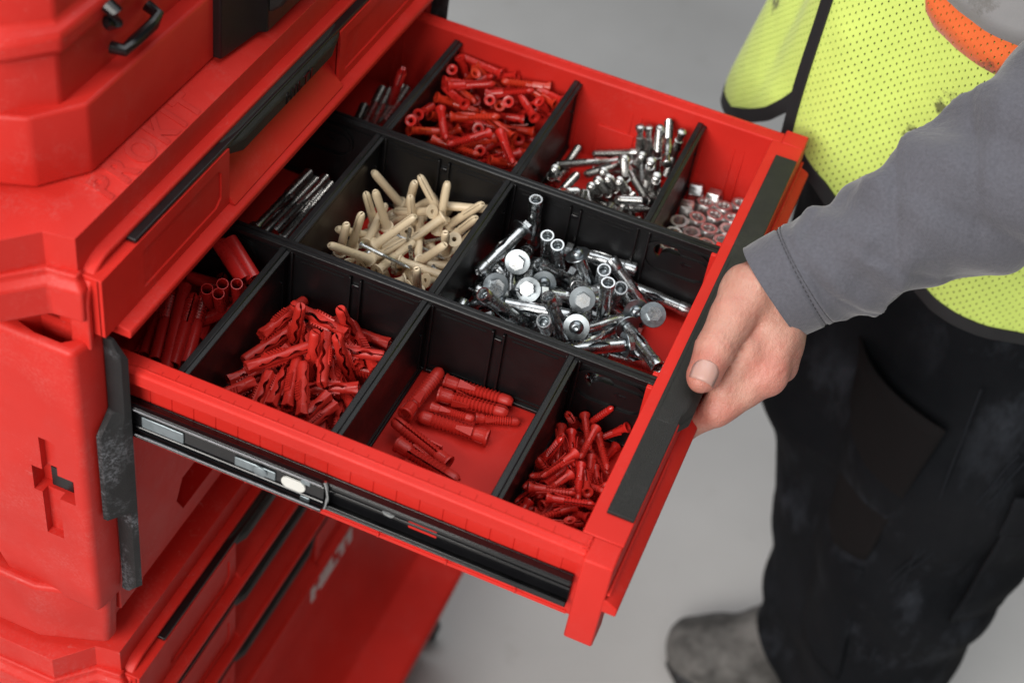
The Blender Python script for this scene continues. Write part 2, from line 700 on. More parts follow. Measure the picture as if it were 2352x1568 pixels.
def arch(root, dx, dz, y_in, z_leg):
    """raised frame round the drawer opening: a lip with rounded top corners"""
    def path(off):
        pts = []
        r = 0.022
        y0, y1, zt = y_in - off, 2 * YM - y_in + off, 0.0865 + off
        pts.append((y0, z_leg))
        for i in range(9):
            a = math.pi - i / 8 * math.pi / 2
            pts.append((y0 + (r + off) + (r + off) * math.cos(a), zt - (r + off) + (r + off) * math.sin(a)))
        for i in range(9):
            a = math.pi / 2 - i / 8 * math.pi / 2
            pts.append((y1 - (r + off) + (r + off) * math.cos(a), zt - (r + off) + (r + off) * math.sin(a)))
        pts.append((y1, z_leg))
        return pts
    a, b = path(0.0), path(0.0042)
    n = len(a)
    vs, fs = [], []
    for x in (-0.318, -0.3045):
        vs += [(x + dx, y, z + dz) for y, z in a] + [(x + dx, y, z + dz) for y, z in b]
    for i in range(n - 1):
        fs += [(i, i + 1, n + i + 1, n + i), (2 * n + i, 3 * n + i, 3 * n + i + 1, 2 * n + i + 1),
               (i, 2 * n + i, 2 * n + i + 1, i + 1), (n + i, n + i + 1, 3 * n + i + 1, 3 * n + i)]
    fs += [(0, n, 3 * n, 2 * n), (n - 1, 3 * n - 1, 4 * n - 1, 2 * n - 1)]
    m = MB().add(vs, fs)
    return m.build('frame_lip', M['red_case'], root, bevel=0.0012)


def closed_front(x, z, label_root, y0=-0.0315, y1=0.4715, ledge0=-0.018, ledge1=0.458, text=True, gy0=0.112, gy1=0.274):
    """front of a closed drawer: two panels with an inset field, a scooped finger recess, a black grip strip"""
    r = label_root
    body = [(-0.03, -0.001), (0, -0.001), (0, -0.046), (-0.03, -0.046)]
    for a, b, fa, fb in ((y0, gy0 + 0.002, 0.012, gy0 - 0.008), (gy1 - 0.002, y1, gy1 + 0.008, 0.428)):
        m = MB()
        m.prism([(x + px - 0.0014, z + pz) for px, pz in body], a, b)
        m.build('front_panel', M['red'], r, bevel=0.0008)
        me = plate('panel_frame', [(a, -0.0012), (b, -0.0012), (b, -0.0458), (a, -0.0458)],
                   [[(fa, -0.0105), (fb - 0.004, -0.0105), (fb, -0.0145), (fb, -0.0345), (fb - 0.006, -0.0395), (fa, -0.0395)]], 0.003)
        xform(me, (x - 0.0015, 0, z), (0, 1, 0), (0, 0, 1), (1, 0, 0))
        o = mesh_obj('panel_frame', me, M['red'], r)
        add_bevel(o, 0.0005, 2)
    scoop = [(-0.03, -0.002), (-0.018, -0.002), (-0.0165, -0.014), (-0.013, -0.026), (0.0045, -0.0462), (-0.03, -0.0462)]
    m = MB()
    m.prism([(x + a, z + b) for a, b in scoop], gy0 + 0.002, gy1 - 0.002)
    m.build('finger_recess', M['red'], r, bevel=0.0006)
    led = [(-0.03, -0.0462), (0.0005, -0.0462), (0.0075, -0.0480), (0.0085, -0.0495), (0.0080, -0.0540), (-0.03, -0.0540)]
    m = MB()
    m.prism([(x + a, z + b) for a, b in led], ledge0, ledge1)
    m.build('foot_ledge', M['red'], r, bevel=0.0007)
    grip_strip(x, z, r, 0.006, 0.434, text, gy0, gy1)


def grip_strip(x, z, r, s0, s1, text, gy0=0.112, gy1=0.274, low=True, out=0.0022):
    m = MB()
    m.prism([(x - 0.018, z - 0.0008), (x - 0.0008, z - 0.0008), (x - 0.0008, z + 0.0022), (x - 0.018, z + 0.0022)], s0, s1)
    m.build('grip_strip', M['black_foam'] if not low else M['black'], r, bevel=0.0006)
    full = [(-0.016, 0.0026), (out - 0.0050, 0.0026), (out, -0.0020), (out - 0.0006, -0.0122), (out - 0.0030, -0.0138), (-0.014, -0.0128)]
    tip = [(-0.016, 0.0024), (-0.005, 0.0024), (-0.0016, -0.0005), (-0.0018, -0.0060), (-0.004, -0.0075), (-0.014, -0.0090)]
    m = MB()
    secs = [(gy0, tip), (gy0 + 0.018, full), (gy1 - 0.018, full), (gy1, tip)]
    m.loft([[(x + a, y, z + b) for a, b in s] for y, s in secs])
    g = m.build('grip', M['black_foam'], r, smooth=25, bevel=0.0012)
    if text:
        me = text_mesh('HILTI', 0.0118, 0.0009, 'lettering', 1.25, 0.0004)
        s = (Vector((out - 0.0006, -0.0122)) - Vector((out, -0.0020))).normalized()
        up = Vector((-s.x, 0, -s.y))
        nrm = Vector((0, 1, 0)).cross(up)
        xform(me, (x + out - 0.0003, (gy0 + gy1) / 2 + 0.012, z - 0.0070), (0, 1.15, 0), up, nrm)
        mesh_obj('lettering', me, M['black_gloss'], g)


# ---- the case that holds the open drawer
case = tag(empty('drawer_case', (-0.45, YM, -0.27)), 'red plastic two drawer case whose lower drawer is pulled out, mid stack', 'tool case', 'stacked red cases')
shoulder_shell('upper_shell', case, 0.0, 0.0, 0.075)
# band under the shell
half = [(-0.66, -0.067), (-0.350, -0.067), (-0.326, -0.043), (-0.3055, -0.0405), (-0.3055, -0.0345)]
half_t = [(-0.66, -0.0625), (-0.351, -0.0625), (-0.329, -0.039), (-0.3105, -0.037), (-0.3105, -0.0345)]
for sgn in (0, 1):
    def yy(p):
        return p if not sgn else [(x, 2 * YM - y) for x, y in p]
    back = [(-0.3105, -0.030), (-0.66, -0.030)]
    m = MB()
    m.loft([ring_pts(yy(half + back), 0.055), ring_pts(yy(half + back), 0.078), ring_pts(yy(half_t + back), 0.083), ring_pts(yy(half_t + back), 0.0865)])
    m.build('rim_band', M['red_case'], case, bevel=0.0016, seg=3)
    # inner wall between the band and the drawer, and rounded end column with pocket and cross shaped socket
    m = MB()
    y0, y1 = (-0.0455, -0.036) if not sgn else (2 * YM + 0.036, 2 * YM + 0.0455)
    m.box(-0.66, -0.394, y0, y1, -0.21, 0.056)
    m.build('side_wall', M['red_case'], case)
    m = MB()
    poly = [(-0.392, -0.050), (-0.3085, -0.050), (-0.3040, -0.0215), (-0.392, -0.0215)]
    top = poly
    low = [(-0.380, -0.0475), (-0.3095, -0.0475), (-0.3060, -0.0215), (-0.380, -0.0215)]
    m.loft([ring_pts(yy(low), -0.224), ring_pts(yy(poly), -0.190), ring_pts(yy(top), 0.036)])
    c = m.build('end_column', M['red_case'], case, bevel=0.005, seg=4)
    if not sgn:
        cs = [MB().prism([(-0.352, 0.10), (-0.352, -0.041), (-0.338, -0.0445), (-0.320, -0.0445), (-0.312, -0.036), (-0.312, -0.028), (-0.345, -0.028)][1:], 0.012, 0.06, axis='z'),
              MB().box(-0.3485, -0.3175, -0.07, -0.0385, -0.1065, -0.083),
              MB().box(-0.3405, -0.3290, -0.07, -0.0445, -0.084, -0.052),
              MB().box(-0.3425, -0.3295, -0.07, -0.0440, -0.148, -0.105),
              MB().box(-0.3390, -0.3240, -0.07, -0.0300, -0.1045, -0.0875)]
        cut(c, cs)
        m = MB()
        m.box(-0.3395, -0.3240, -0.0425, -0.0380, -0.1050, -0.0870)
        m.build('socket_hole_dark', M['black'], case)  # black box painted in for the shade inside the socket hole
    # rubber bumper on the front of the column
    m = MB()
    pr = [(0.0268, -0.3045), (0.0268, -0.2965), (0.0240, -0.2925), (0.0165, -0.2905), (0.0150, -0.3045)]
    full = [(-0.3045, -0.0250), (-0.2995, -0.0272), (-0.2920, -0.0265), (-0.2897, -0.0222), (-0.3045, -0.0212)]
    wide = [(-0.3045, -0.0400), (-0.3012, -0.0400), (-0.2925, -0.0285), (-0.2897, -0.0222), (-0.3045, -0.0212)]
    tipp = [(-0.3045, -0.0255), (-0.3005, -0.0262), (-0.2985, -0.0255), (-0.2980, -0.0235), (-0.3045, -0.0225)]
    narrow = [(-0.3045, -0.0245), (-0.2990, -0.0258), (-0.2925, -0.0258), (-0.2897, -0.0222), (-0.3045, -0.0212)]
    m.loft([ring_pts(yy(tipp), -0.216), ring_pts(yy(narrow), -0.208), ring_pts(yy(narrow), -0.1240), ring_pts(yy(wide), -0.1235), ring_pts(yy(wide), -0.0420),
            ring_pts(yy(full), -0.0290), ring_pts(yy(full), 0.018), ring_pts(yy(tipp), 0.0325)])
    m.build('rubber_bumper', M['black_rubber'], case, bevel=0.0012)
arch(case, 0.0, 0.0, -0.033, 0.030)


# front below the drawer opening, back and inside
m = MB()
m.box(-0.36, -0.3155, -0.022, 2 * YM + 0.022, -0.262, -0.088)
fp = m.build('lower_front', M['red_case'], case, bevel=0.001)
hexa = [(0.066, -0.225), (0.075, -0.207), (0.106, -0.207), (0.121, -0.222), (0.121, -0.243), (0.075, -0.243)]
cut(fp, [MB().prism([(y, z) for y, z in hexa], -0.345, -0.30, axis='x')])
m = MB()
m.box(-0.343, -0.330, 0.074, 0.098, -0.240, -0.222)
m.build('latch_block', M['black'], case, bevel=0.002)
m = MB()
m.box(-0.3155, -0.3095, -0.0215, 0.0085, -0.250, -0.092)
m.build('corner_post', M['red_case'], case, bevel=0.001)
m = MB()
m.box(-0.3155, -0.3095, 2 * YM - 0.0085, 2 * YM + 0.0215, -0.250, -0.092)
m.build('corner_post', M['red_case'], case, bevel=0.001)
m = MB()
m.box(-0.66, -0.648, -0.036, 2 * YM + 0.036, -0.21, 0.075)
m.build('back_wall', M['red_case'], case)
m = MB()
m.box(-0.648, -0.3160, -0.036, 2 * YM + 0.036, -0.0990, -0.0885)
m.build('inner_shelf', M['red_case'], case)
half = [(-0.66, -0.0545), (-0.357, -0.0545), (-0.323, -0.043), (-0.3085, -0.0375), (-0.3085, -0.0230), (-0.66, -0.0230)]
halfl = [(-0.66, -0.053), (-0.359, -0.053), (-0.326, -0.041), (-0.3125, -0.0360), (-0.3125, -0.0230), (-0.66, -0.0230)]
for sgn in (0, 1):
    m = MB()
    q0, q1 = [[(x, 2 * YM - y) if sgn else (x, y) for x, y in hh] for hh in (halfl, half)]
    m.loft([ring_pts(q0, -0.2770), ring_pts(q1, -0.213)])
    m.build('foot', M['red_case'], case, bevel=0.004, seg=4)
me = text_mesh('PROKIT', 0.0245, 0.0009, 'embossed_lettering', 1.36, 0.0008)
sl = Vector((-0.332 + 0.3125, 0, 0.1165 - 0.1105)).normalized()
xform(me, (-0.3215, 0.058, 0.11335), (0, 1, 0), sl, Vector((0, 1, 0)).cross(sl))
mesh_obj('embossed_lettering', me, M['red_case'], case)

ud = tag(empty('closed_drawer', (-0.31, YM, 0.03)), 'closed red drawer with black lettered grip directly above the open drawer', 'drawer', 'closed drawers of the stack')
closed_front(-0.298, 0.0850, ud)

# ---- lower case with three closed drawers
low = tag(empty('drawer_case', (-0.45, YM, -0.56)), 'red plastic three drawer case below the open drawer', 'tool case', 'stacked red cases')
DX, DZ = 0.0065, -0.399
shoulder_shell('upper_shell', low, DX, DZ, -0.140)
half = [(-0.66 + DX, -0.067), (-0.350 + DX, -0.067), (-0.326 + DX, -0.043), (-0.3055 + DX, -0.0405), (-0.3055 + DX, -0.0345)]
half_t = [(-0.66 + DX, -0.0625), (-0.351 + DX, -0.0625), (-0.329 + DX, -0.039), (-0.3105 + DX, -0.037), (-0.3105 + DX, -0.0345)]
for sgn in (0, 1):
    def yy(p):
        return p if not sgn else [(x, 2 * YM - y) for x, y in p]
    back = [(-0.3105 + DX, -0.030), (-0.66 + DX, -0.030)]
    m = MB()
    m.loft([ring_pts(yy(half + back), 0.040 + DZ), ring_pts(yy(half + back), 0.078 + DZ), ring_pts(yy(half_t + back), 0.083 + DZ), ring_pts(yy(half_t + back), 0.0865 + DZ)])
    m.build('rim_band', M['red_case'], low, bevel=0.0016, seg=3)
arch(low, DX, DZ, -0.033, -0.17)
# small moulded blocks along the shoulder
for i in range(9):
    m = MB()
    y = 0.012 + i * 0.0125
    m.box(-0.3300, -0.3255, y, y + 0.0035, -0.2835, -0.2800)
    m.build('moulded_block', M['red_case'], low, bevel=0.0004)
for i in range(3):
    o = tag(empty('closed_drawer', (-0.30, YM, -0.37 - 0.085 * i)),
            ['top closed red drawer of the lower case, black grip partly hidden by the slide rail', 'middle closed red drawer of the lower case with black grip', 'bottom closed red drawer of the lower case, just above the white lettering'][i],
            'drawer', 'closed drawers of the stack')
    closed_front(-0.2915, -0.3145 - 0.085 * i, o, text=False)

# ---- wheeled base
base = tag(empty('wheeled_base', (-0.40, YM, FLOOR)), 'red sloped base with casters at the bottom of the stack', 'cart')
prof = [(-0.66, -0.548), (-0.2985, -0.548), (-0.2955, -0.556), (-0.2925, -0.612), (-0.268, -0.676), (-0.2465, -0.7000), (-0.1965, -0.7020),
        (-0.192, -0.706), (-0.2215, -0.862), (-0.2265, -0.866), (-0.66, -0.866)]
m = MB()
m.prism(prof, -0.06, 2 * YM + 0.032)
b = m.build('base_shell', M['red'], base, bevel=0.004, seg=3)
cut(b, [MB().box(-0.232, -0.1, 0.352, 0.385, -0.775, -0.735), MB().box(-0.226, -0.1, 0.325, 0.346, -0.772, -0.742)])
for y0, y1 in ((-0.04, 0.30), (0.34, 0.44)):
    m = MB()
    s = [(-0.2860, -0.6340), (-0.2715, -0.6720), (-0.2700, -0.6715), (-0.2845, -0.6335)]
    m.prism(s, y0, y1)
    m.build('moulded_rib', M['red'], base, bevel=0.0008)
me = text_mesh('HILTI', 0.026, 0.0008, 'white_lettering', 1.0, 0.0016)
d = (Vector((-0.2925, 0, -0.612)) - Vector((-0.2955, 0, -0.556))).normalized()
up = -d
xform(me, (-0.2932, 0.318, -0.585), (0, 1.55, 0), up, Vector((0, 1, 0)).cross(up))
mesh_obj('white_lettering', me, M['pale'], base)
for cx, cy in ((-0.255, 0.490), (-0.25, -0.02), (-0.60, 0.47), (-0.60, -0.02)):
    m = MB()
    m.box(cx - 0.012, cx + 0.012, cy - 0.016, cy + 0.016, -0.866, -0.86)
    m.build('caster_fork', M['grey_plastic'], base, bevel=0.003)
    wl = MB().lathe([(-0.010, 0.005), (-0.010, 0.022), (-0.007, 0.025), (0.007, 0.025), (0.010, 0.022), (0.010, 0.005)], 24)
    wl.v = [(cx + p[1] + 0.012, cy + p[0], FLOOR + 0.0252 + p[2]) for p in wl.v]
    wl.build('wheel', M['black'], base)
m = MB()
m.lathe([(-0.010, 0.003), (-0.010, 0.012), (0.010, 0.012), (0.010, 0.003)], 20)
m.v = [(-0.216 + p[1], 0.478 + p[0], -0.745 + p[2]) for p in m.v]
m.build('brake_knob', M['black'], base, bevel=0.002)

# ---- top box
tb = tag(empty('top_toolbox', (-0.5, YM, 0.117)), 'red plastic toolbox with black latches on top of the stack', 'toolbox', 'stacked red cases')
lowp = [(-0.66, -0.0225), (-0.372, -0.0225), (-0.350, -0.0130), (-0.3310, 0.0150)]
uppp = [(-0.66, -0.0280), (-0.392, -0.0280), (-0.366, -0.0170), (-0.3430, 0.0080)]
rimp = [(-0.66, -0.0350), (-0.388, -0.0350), (-0.360, -0.0235), (-0.3370, 0.0040)]
m = MB()
m.loft([ring_pts(mirror(lowp), 0.1175), ring_pts(mirror(lowp), 0.166)])
m.build('lower_body', M['red_case'], tb, bevel=0.0025, seg=3)
m = MB()
m.loft([ring_pts(mirror(uppp), 0.160), ring_pts(mirror(uppp), 0.200), ring_pts(mirror(rimp), 0.204), ring_pts(mirror(rimp), 0.214),
        ring_pts(mirror(uppp), 0.219), ring_pts(mirror(uppp), 0.36)])
m.build('upper_body', M['red_case'], tb, bevel=0.0025, seg=3)
lt = MB()
lt.tube([(-0.3405, 0.054, 0.1780), (-0.3325, 0.0555, 0.1780), (-0.3315, 0.064, 0.1795), (-0.3315, 0.084, 0.1800), (-0.3325, 0.091, 0.183), (-0.3400, 0.0915, 0.186)], 0.0038, 10)
lt.build('wire_handle', M['black_gloss'], tb)
rr = MB()
rr.tube([(-0.336, 0.046, 0.212), (-0.331, 0.046, 0.209), (-0.331, 0.046, 0.203), (-0.336, 0.046, 0.200)], 0.0045, 10)
rr.build('latch_eye', M['black_gloss'], tb)
big = MB()
big.loft([[(-0.3415, 0.150, 0.119), (-0.3255, 0.152, 0.1185), (-0.3255, 0.152, 0.30), (-0.3415, 0.150, 0.30)],
          [(-0.3415, 0.192, 0.119), (-0.3205, 0.192, 0.1185), (-0.3205, 0.192, 0.30), (-0.3415, 0.192, 0.30)],
          [(-0.3415, 0.196, 0.119), (-0.3165, 0.197, 0.1175), (-0.3165, 0.197, 0.30), (-0.3415, 0.196, 0.30)],
          [(-0.3415, 0.400, 0.119), (-0.3165, 0.400, 0.1175), (-0.3165, 0.400, 0.30), (-0.3415, 0.400, 0.30)]])
big.build('latch_plate', M['black'], tb, bevel=0.0012)
hd = MB()
cs = [(math.cos(a) * 0.022 - 0.3235, math.sin(a) * 0.030 + 0.160) for a in [i / 16 * 2 * math.pi for i in range(16)]]
hd.prism(cs, 0.199, 0.392)
hd.build('latch_handle', M['black_foam'], tb, bevel=0.002)

# ------------------------------------------------------------------ the open drawer
XB = -0.378         # inner back of the drawer
XT = 0.0258         # outer face of the drawer front
XS = [-0.2687, -0.1627, -0.0563]
YS = [0.1435, 0.2936]
dr = tag(empty('open_drawer', (-0.18, YM, ZF - 0.003)), 'open red plastic drawer full of wall plugs and anchors, held by a hand', 'drawer')
m = MB()
m.box(XB - 0.004, 0.003, -0.004, W + 0.004, ZF - 0.003, ZF)
m.build('drawer_bottom', M['red_smooth'], dr)
m = MB()
m.box(XB - 0.004, XB, -0.004, W + 0.004, ZF, -0.006)
m.build('back_wall', M['red_smooth'], dr)


def side_wall(far):
    f = (lambda y: 2 * YM - y) if far else (lambda y: y)
    m = MB()
    rim = [(0.0, -0.0012), (-0.0010, 0.0), (-0.0100, 0.0), (-0.0106, 0.0008), (-0.0112, 0.0), (-0.0140, -0.0006), (-0.0156, -0.0022), (-0.0156, -0.0112),
           (-0.0095, -0.0118), (-0.0072, -0.0120), (-0.0072, -0.0660), (-0.0035, -0.0665), (-0.0035, ZF - 0.003), (0.0, ZF - 0.003)]
    m.prism([(f(y), z) for y, z in rim], XB - 0.004, 0.0074, axis='x')
    o = m.build('side_wall', M['red_smooth'], dr, bevel=0.0007)
    # outer wall panels with fine joints
    m = MB()
    x = XB
    i = 0
    while x < -0.008:
        w = 0.0155
        a, b = sorted((f(-0.0066), f(-0.0079)))
        m.box(x + 0.0003, min(x + w - 0.0003, 0.006), a, b, -0.0655, -0.0128)
        if i % 3 == 1:
            a2, b2 = sorted((f(-0.0070), f(-0.0098)))
            m.box(x + 0.006, x + 0.0075, a2, b2, -0.0690, -0.0650)
        x += w
        i += 1
    m.build('outer_ribbing', M['red_smooth'], dr, bevel=0.0003, seg=1)
    # ruler marks on the rim
    k = 0
    x = XB + 0.012
    while x < 0.0:
        m = MB()
        ln = 0.0045 if k % 5 == 0 else 0.0022
        a, b = sorted((f(-0.0098), f(-0.0098 + ln)))
        m.box(x, x + 0.0006, a, b, -0.0003, 0.0005)
        m.build('ruler_mark', M['red_smooth'], dr)
        x += 0.0100
        k += 1
    # slots for dividers on the inside
    for cx in XS + [(XS[0] + XS[1]) / 2, (XS[1] + XS[2]) / 2, XS[0] - 0.053, XS[2] + 0.034]:
        m = MB()
        for s in (-1, 1):
            a, b = sorted((f(0.0), f(0.0030)))
            x0 = cx + s * 0.0040
            m.prism([(x0 - 0.0012, f(-0.001)), (x0 + 0.0012, f(-0.001)), (x0 + 0.0007, f(0.0030)), (x0 - 0.0007, f(0.0030))], ZF, -0.020, axis='z',
                    poly2=[(x0 - 0.0012, f(-0.001)), (x0 + 0.0012, f(-0.001)), (x0 + 0.0007, f(0.0004)), (x0 - 0.0007, f(0.0004))])
        m.build('divider_slot', M['red_smooth'], dr)
    return o


side_wall(False)
side_wall(True)
# raised block and dark opening low on the far wall
for x0, x1 in ((-0.140, -0.108), (-0.245, -0.214)):
    m = MB()
    m.box(x0, x1, W - 0.0016, W + 0.001, ZF, -0.040)
    m.build('wall_pad', M['red_smooth'], dr, bevel=0.0006)
    m = MB()
    m.box(x1 + 0.002, x1 + 0.021, W - 0.0008, W + 0.0005, -0.066, -0.057)
    m.build('wall_opening', M['black'], dr)
# drawer front
m = MB()
m.box(0.0, XT, -0.0005, W + 0.0005, -0.0402, 0.0)
m.box(0.0004, 0.0065, -0.0003, W + 0.0003, ZF - 0.003, -0.0403)
m.build('front_bar', M['red_smooth'], dr, bevel=0.0008)
for y0, y1 in ((-0.0198, -0.0004), (W + 0.0004, W + 0.0198)):
    m = MB()
    m.box(0.0073, XT, y0, y1, -0.0764, -0.0001)
    m.build('end_cheek', M['red_smooth'], dr, bevel=0.0012)
m = MB()
led = [(XT - 0.001, -0.0290), (XT + 0.0010, -0.0290), (XT + 0.0078, -0.0325), (XT + 0.0088, -0.0340), (XT + 0.0085, -0.0400), (XT - 0.001, -0.0400)]
m.prism(led, -0.0195, W + 0.0195)
m.build('foot_ledge', M['red'], dr, bevel=0.0007)
m = MB()
m.box(XT + 0.0002, XT + 0.0022, -0.0185, 0.100, -0.0255, -0.0235)
m.build('front_rib', M['red'], dr, bevel=0.0005)
m = MB()
m.box(XT + 0.0002, XT + 0.0022, 0.29, W + 0.0185, -0.0255, -0.0235)
m.build('front_rib', M['red'], dr, bevel=0.0005)
grip_strip(XT + 0.0002, 0.0, dr, 0.0190, 0.4195, False, 0.104, 0.282, low=False, out=0.0052)
# notches where the long dividers hook over the inner front edge
for y in YS:
    m = MB()
    m.box(-0.0042, 0.0008, y - 0.0085, y - 0.0050, -0.040, -0.0045)
    m.box(-0.0042, 0.0008, y + 0.0050, y + 0.0085, -0.040, -0.0045)
    m.build('divider_hook', M['red_smooth'], dr, bevel=0.0005)
me = text_mesh('CM', 0.006, 0.0006, 'embossed_mark', 1.1)
xform(me, (0.006, -0.0085, 0.0000), (0, -1, 0), (1, 0, 0), (0, 0, 1))
mesh_obj('embossed_mark', me, M['red_smooth'], dr)

# telescopic slide on the near side (and its twin on the far side)
for far in (False, True):
    f = (lambda y: 2 * YM - y) if far else (lambda y: y)
    sl = tag(empty('telescopic_slide', (-0.18, f(-0.012), -0.045)),
             'black telescopic slide rail along the %s side of the open drawer' % ('far' if far else 'near'), 'slide rail', 'slide rails of the open drawer')

    def bx(m, x0, x1, y0, y1, z0, z1):
        a, b = sorted((f(y0), f(y1)))
        m.box(x0, x1, a, b, z0, z1)
    m = MB()
    bx(m, -0.36, 0.0030, -0.0082, -0.0096, -0.0560, -0.0305)
    bx(m, -0.36, 0.0030, -0.0096, -0.0150, -0.0318, -0.0305)
    bx(m, -0.36, 0.0030, -0.0096, -0.0150, -0.0560, -0.0547)
    bx(m, -0.36, 0.0030, -0.0138, -0.0150, -0.0350, -0.0318)
    bx(m, -0.36, 0.0030, -0.0138, -0.0150, -0.0547, -0.0515)
    bx(m, -0.36, 0.0030, -0.0094, -0.0108, -0.0445, -0.0420)
    m.build('drawer_rail', M['black_gloss'], sl, bevel=0.0005)
    m = MB()
    bx(m, -0.40, -0.1585, -0.0152, -0.0165, -0.0525, -0.0275)
    bx(m, -0.40, -0.1585, -0.0165, -0.0205, -0.0275, -0.0262)
    bx(m, -0.40, -0.1585, -0.0165, -0.0205, -0.0538, -0.0525)
    m.build('middle_rail', M['black_gloss'], sl, bevel=0.0005)
    m = MB()
    for z in (-0.0285, -0.0512):
        m.tube([(-0.40, f(-0.0200), z), (-0.1585, f(-0.0200), z)], 0.0010, 8)
    m.build('rail_bead', M['rail_edge'], sl)
    m = MB()
    for z in (-0.0333, -0.0470):
        m.tube([(-0.40, f(-0.0172), z), (-0.1585, f(-0.0172), z)], 0.0007, 6)
    m.build('rail_crease', M['black_gloss'], sl)
    if far:
        continue
    m = MB()
    bx(m, -0.2860, -0.2560, -0.0166, -0.0176, -0.0455, -0.0362)
    m.build('cage_plate', M['cage'], sl, bevel=0.0006)
    m = MB()
    bx(m, -0.2200, -0.1915, -0.0166, -0.0176, -0.0450, -0.0375)
    m.build('cage_plate', M['cage'], sl, bevel=0.0006)
    m = MB()
    m.lathe([(0, 0.0), (0, 0.0040), (0.0008, 0.0044), (0.0014, 0.0034), (0.0015, 0.0)], 20)
    m.v = [(-0.2020 + p[1] * 1.15, -0.0176 - p[0], -0.0412 + p[2]) for p in m.v]
    m.build('cage_stud', M['cage'], sl)
    m = MB()
    pts = [(-0.1825 + 0.0046 * math.cos(a) + (0.0075 if math.cos(a) > 0 else 0), -0.0405 + 0.0046 * math.sin(a)) for a in [i / 18 * 2 * math.pi + 0.01 for i in range(18)]]
    m.prism(pts, -0.0166, -0.0186)
    m.build('end_stop', M['white'], sl, bevel=0.0005)
    for x0, z0 in ((-0.174, -0.0345), (-0.174, -0.0500)):
        m = MB()
        bx(m, x0, x0 + 0.0065, -0.0167, -0.0180, z0 - 0.0022, z0 + 0.0018)
        m.build('stop_tab', M['cage'], sl, bevel=0.0004)
    m = MB()
    m.lathe([(0, 0.0), (0, 0.0034), (0.0008, 0.0033), (0.0018, 0.0020), (0.0020, 0.0)], 18)
    m.v = [(-0.1175 + p[1] * 1.3, -0.0096 - p[0], -0.0425 + p[2]) for p in m.v]
    m.build('rivet', M['zinc'], sl)
    m = MB()
    bx(m, -0.1040, -0.0850, -0.0095, -0.0101, -0.0472, -0.0405)
    m.build('rail_window', M['red_smooth'], sl, bevel=0.0004)
    m = MB()
    pts = [(-0.158 + 0.0022 * math.sin(i / 12 * math.pi), f(-0.0170), -0.0275 - 0.025 * i / 12) for i in range(13)]
    m.tube(pts, 0.0011, 6)
    m.build('rail_end', M['zinc'], sl)

# ------------------------------------------------------------------ dividers
DT = 0.0026


def stadium(cx, cy, hx, r, n=10):
    p = []
    for i in range(n + 1):
        a = -math.pi / 2 + math.pi * i / n
        p.append((cx + hx + r * math.cos(a), cy + r * math.sin(a)))
    for i in range(n + 1):
        a = math.pi / 2 + math.pi * i / n
        p.append((cx - hx + r * math.cos(a), cy + r * math.sin(a)))
    return p


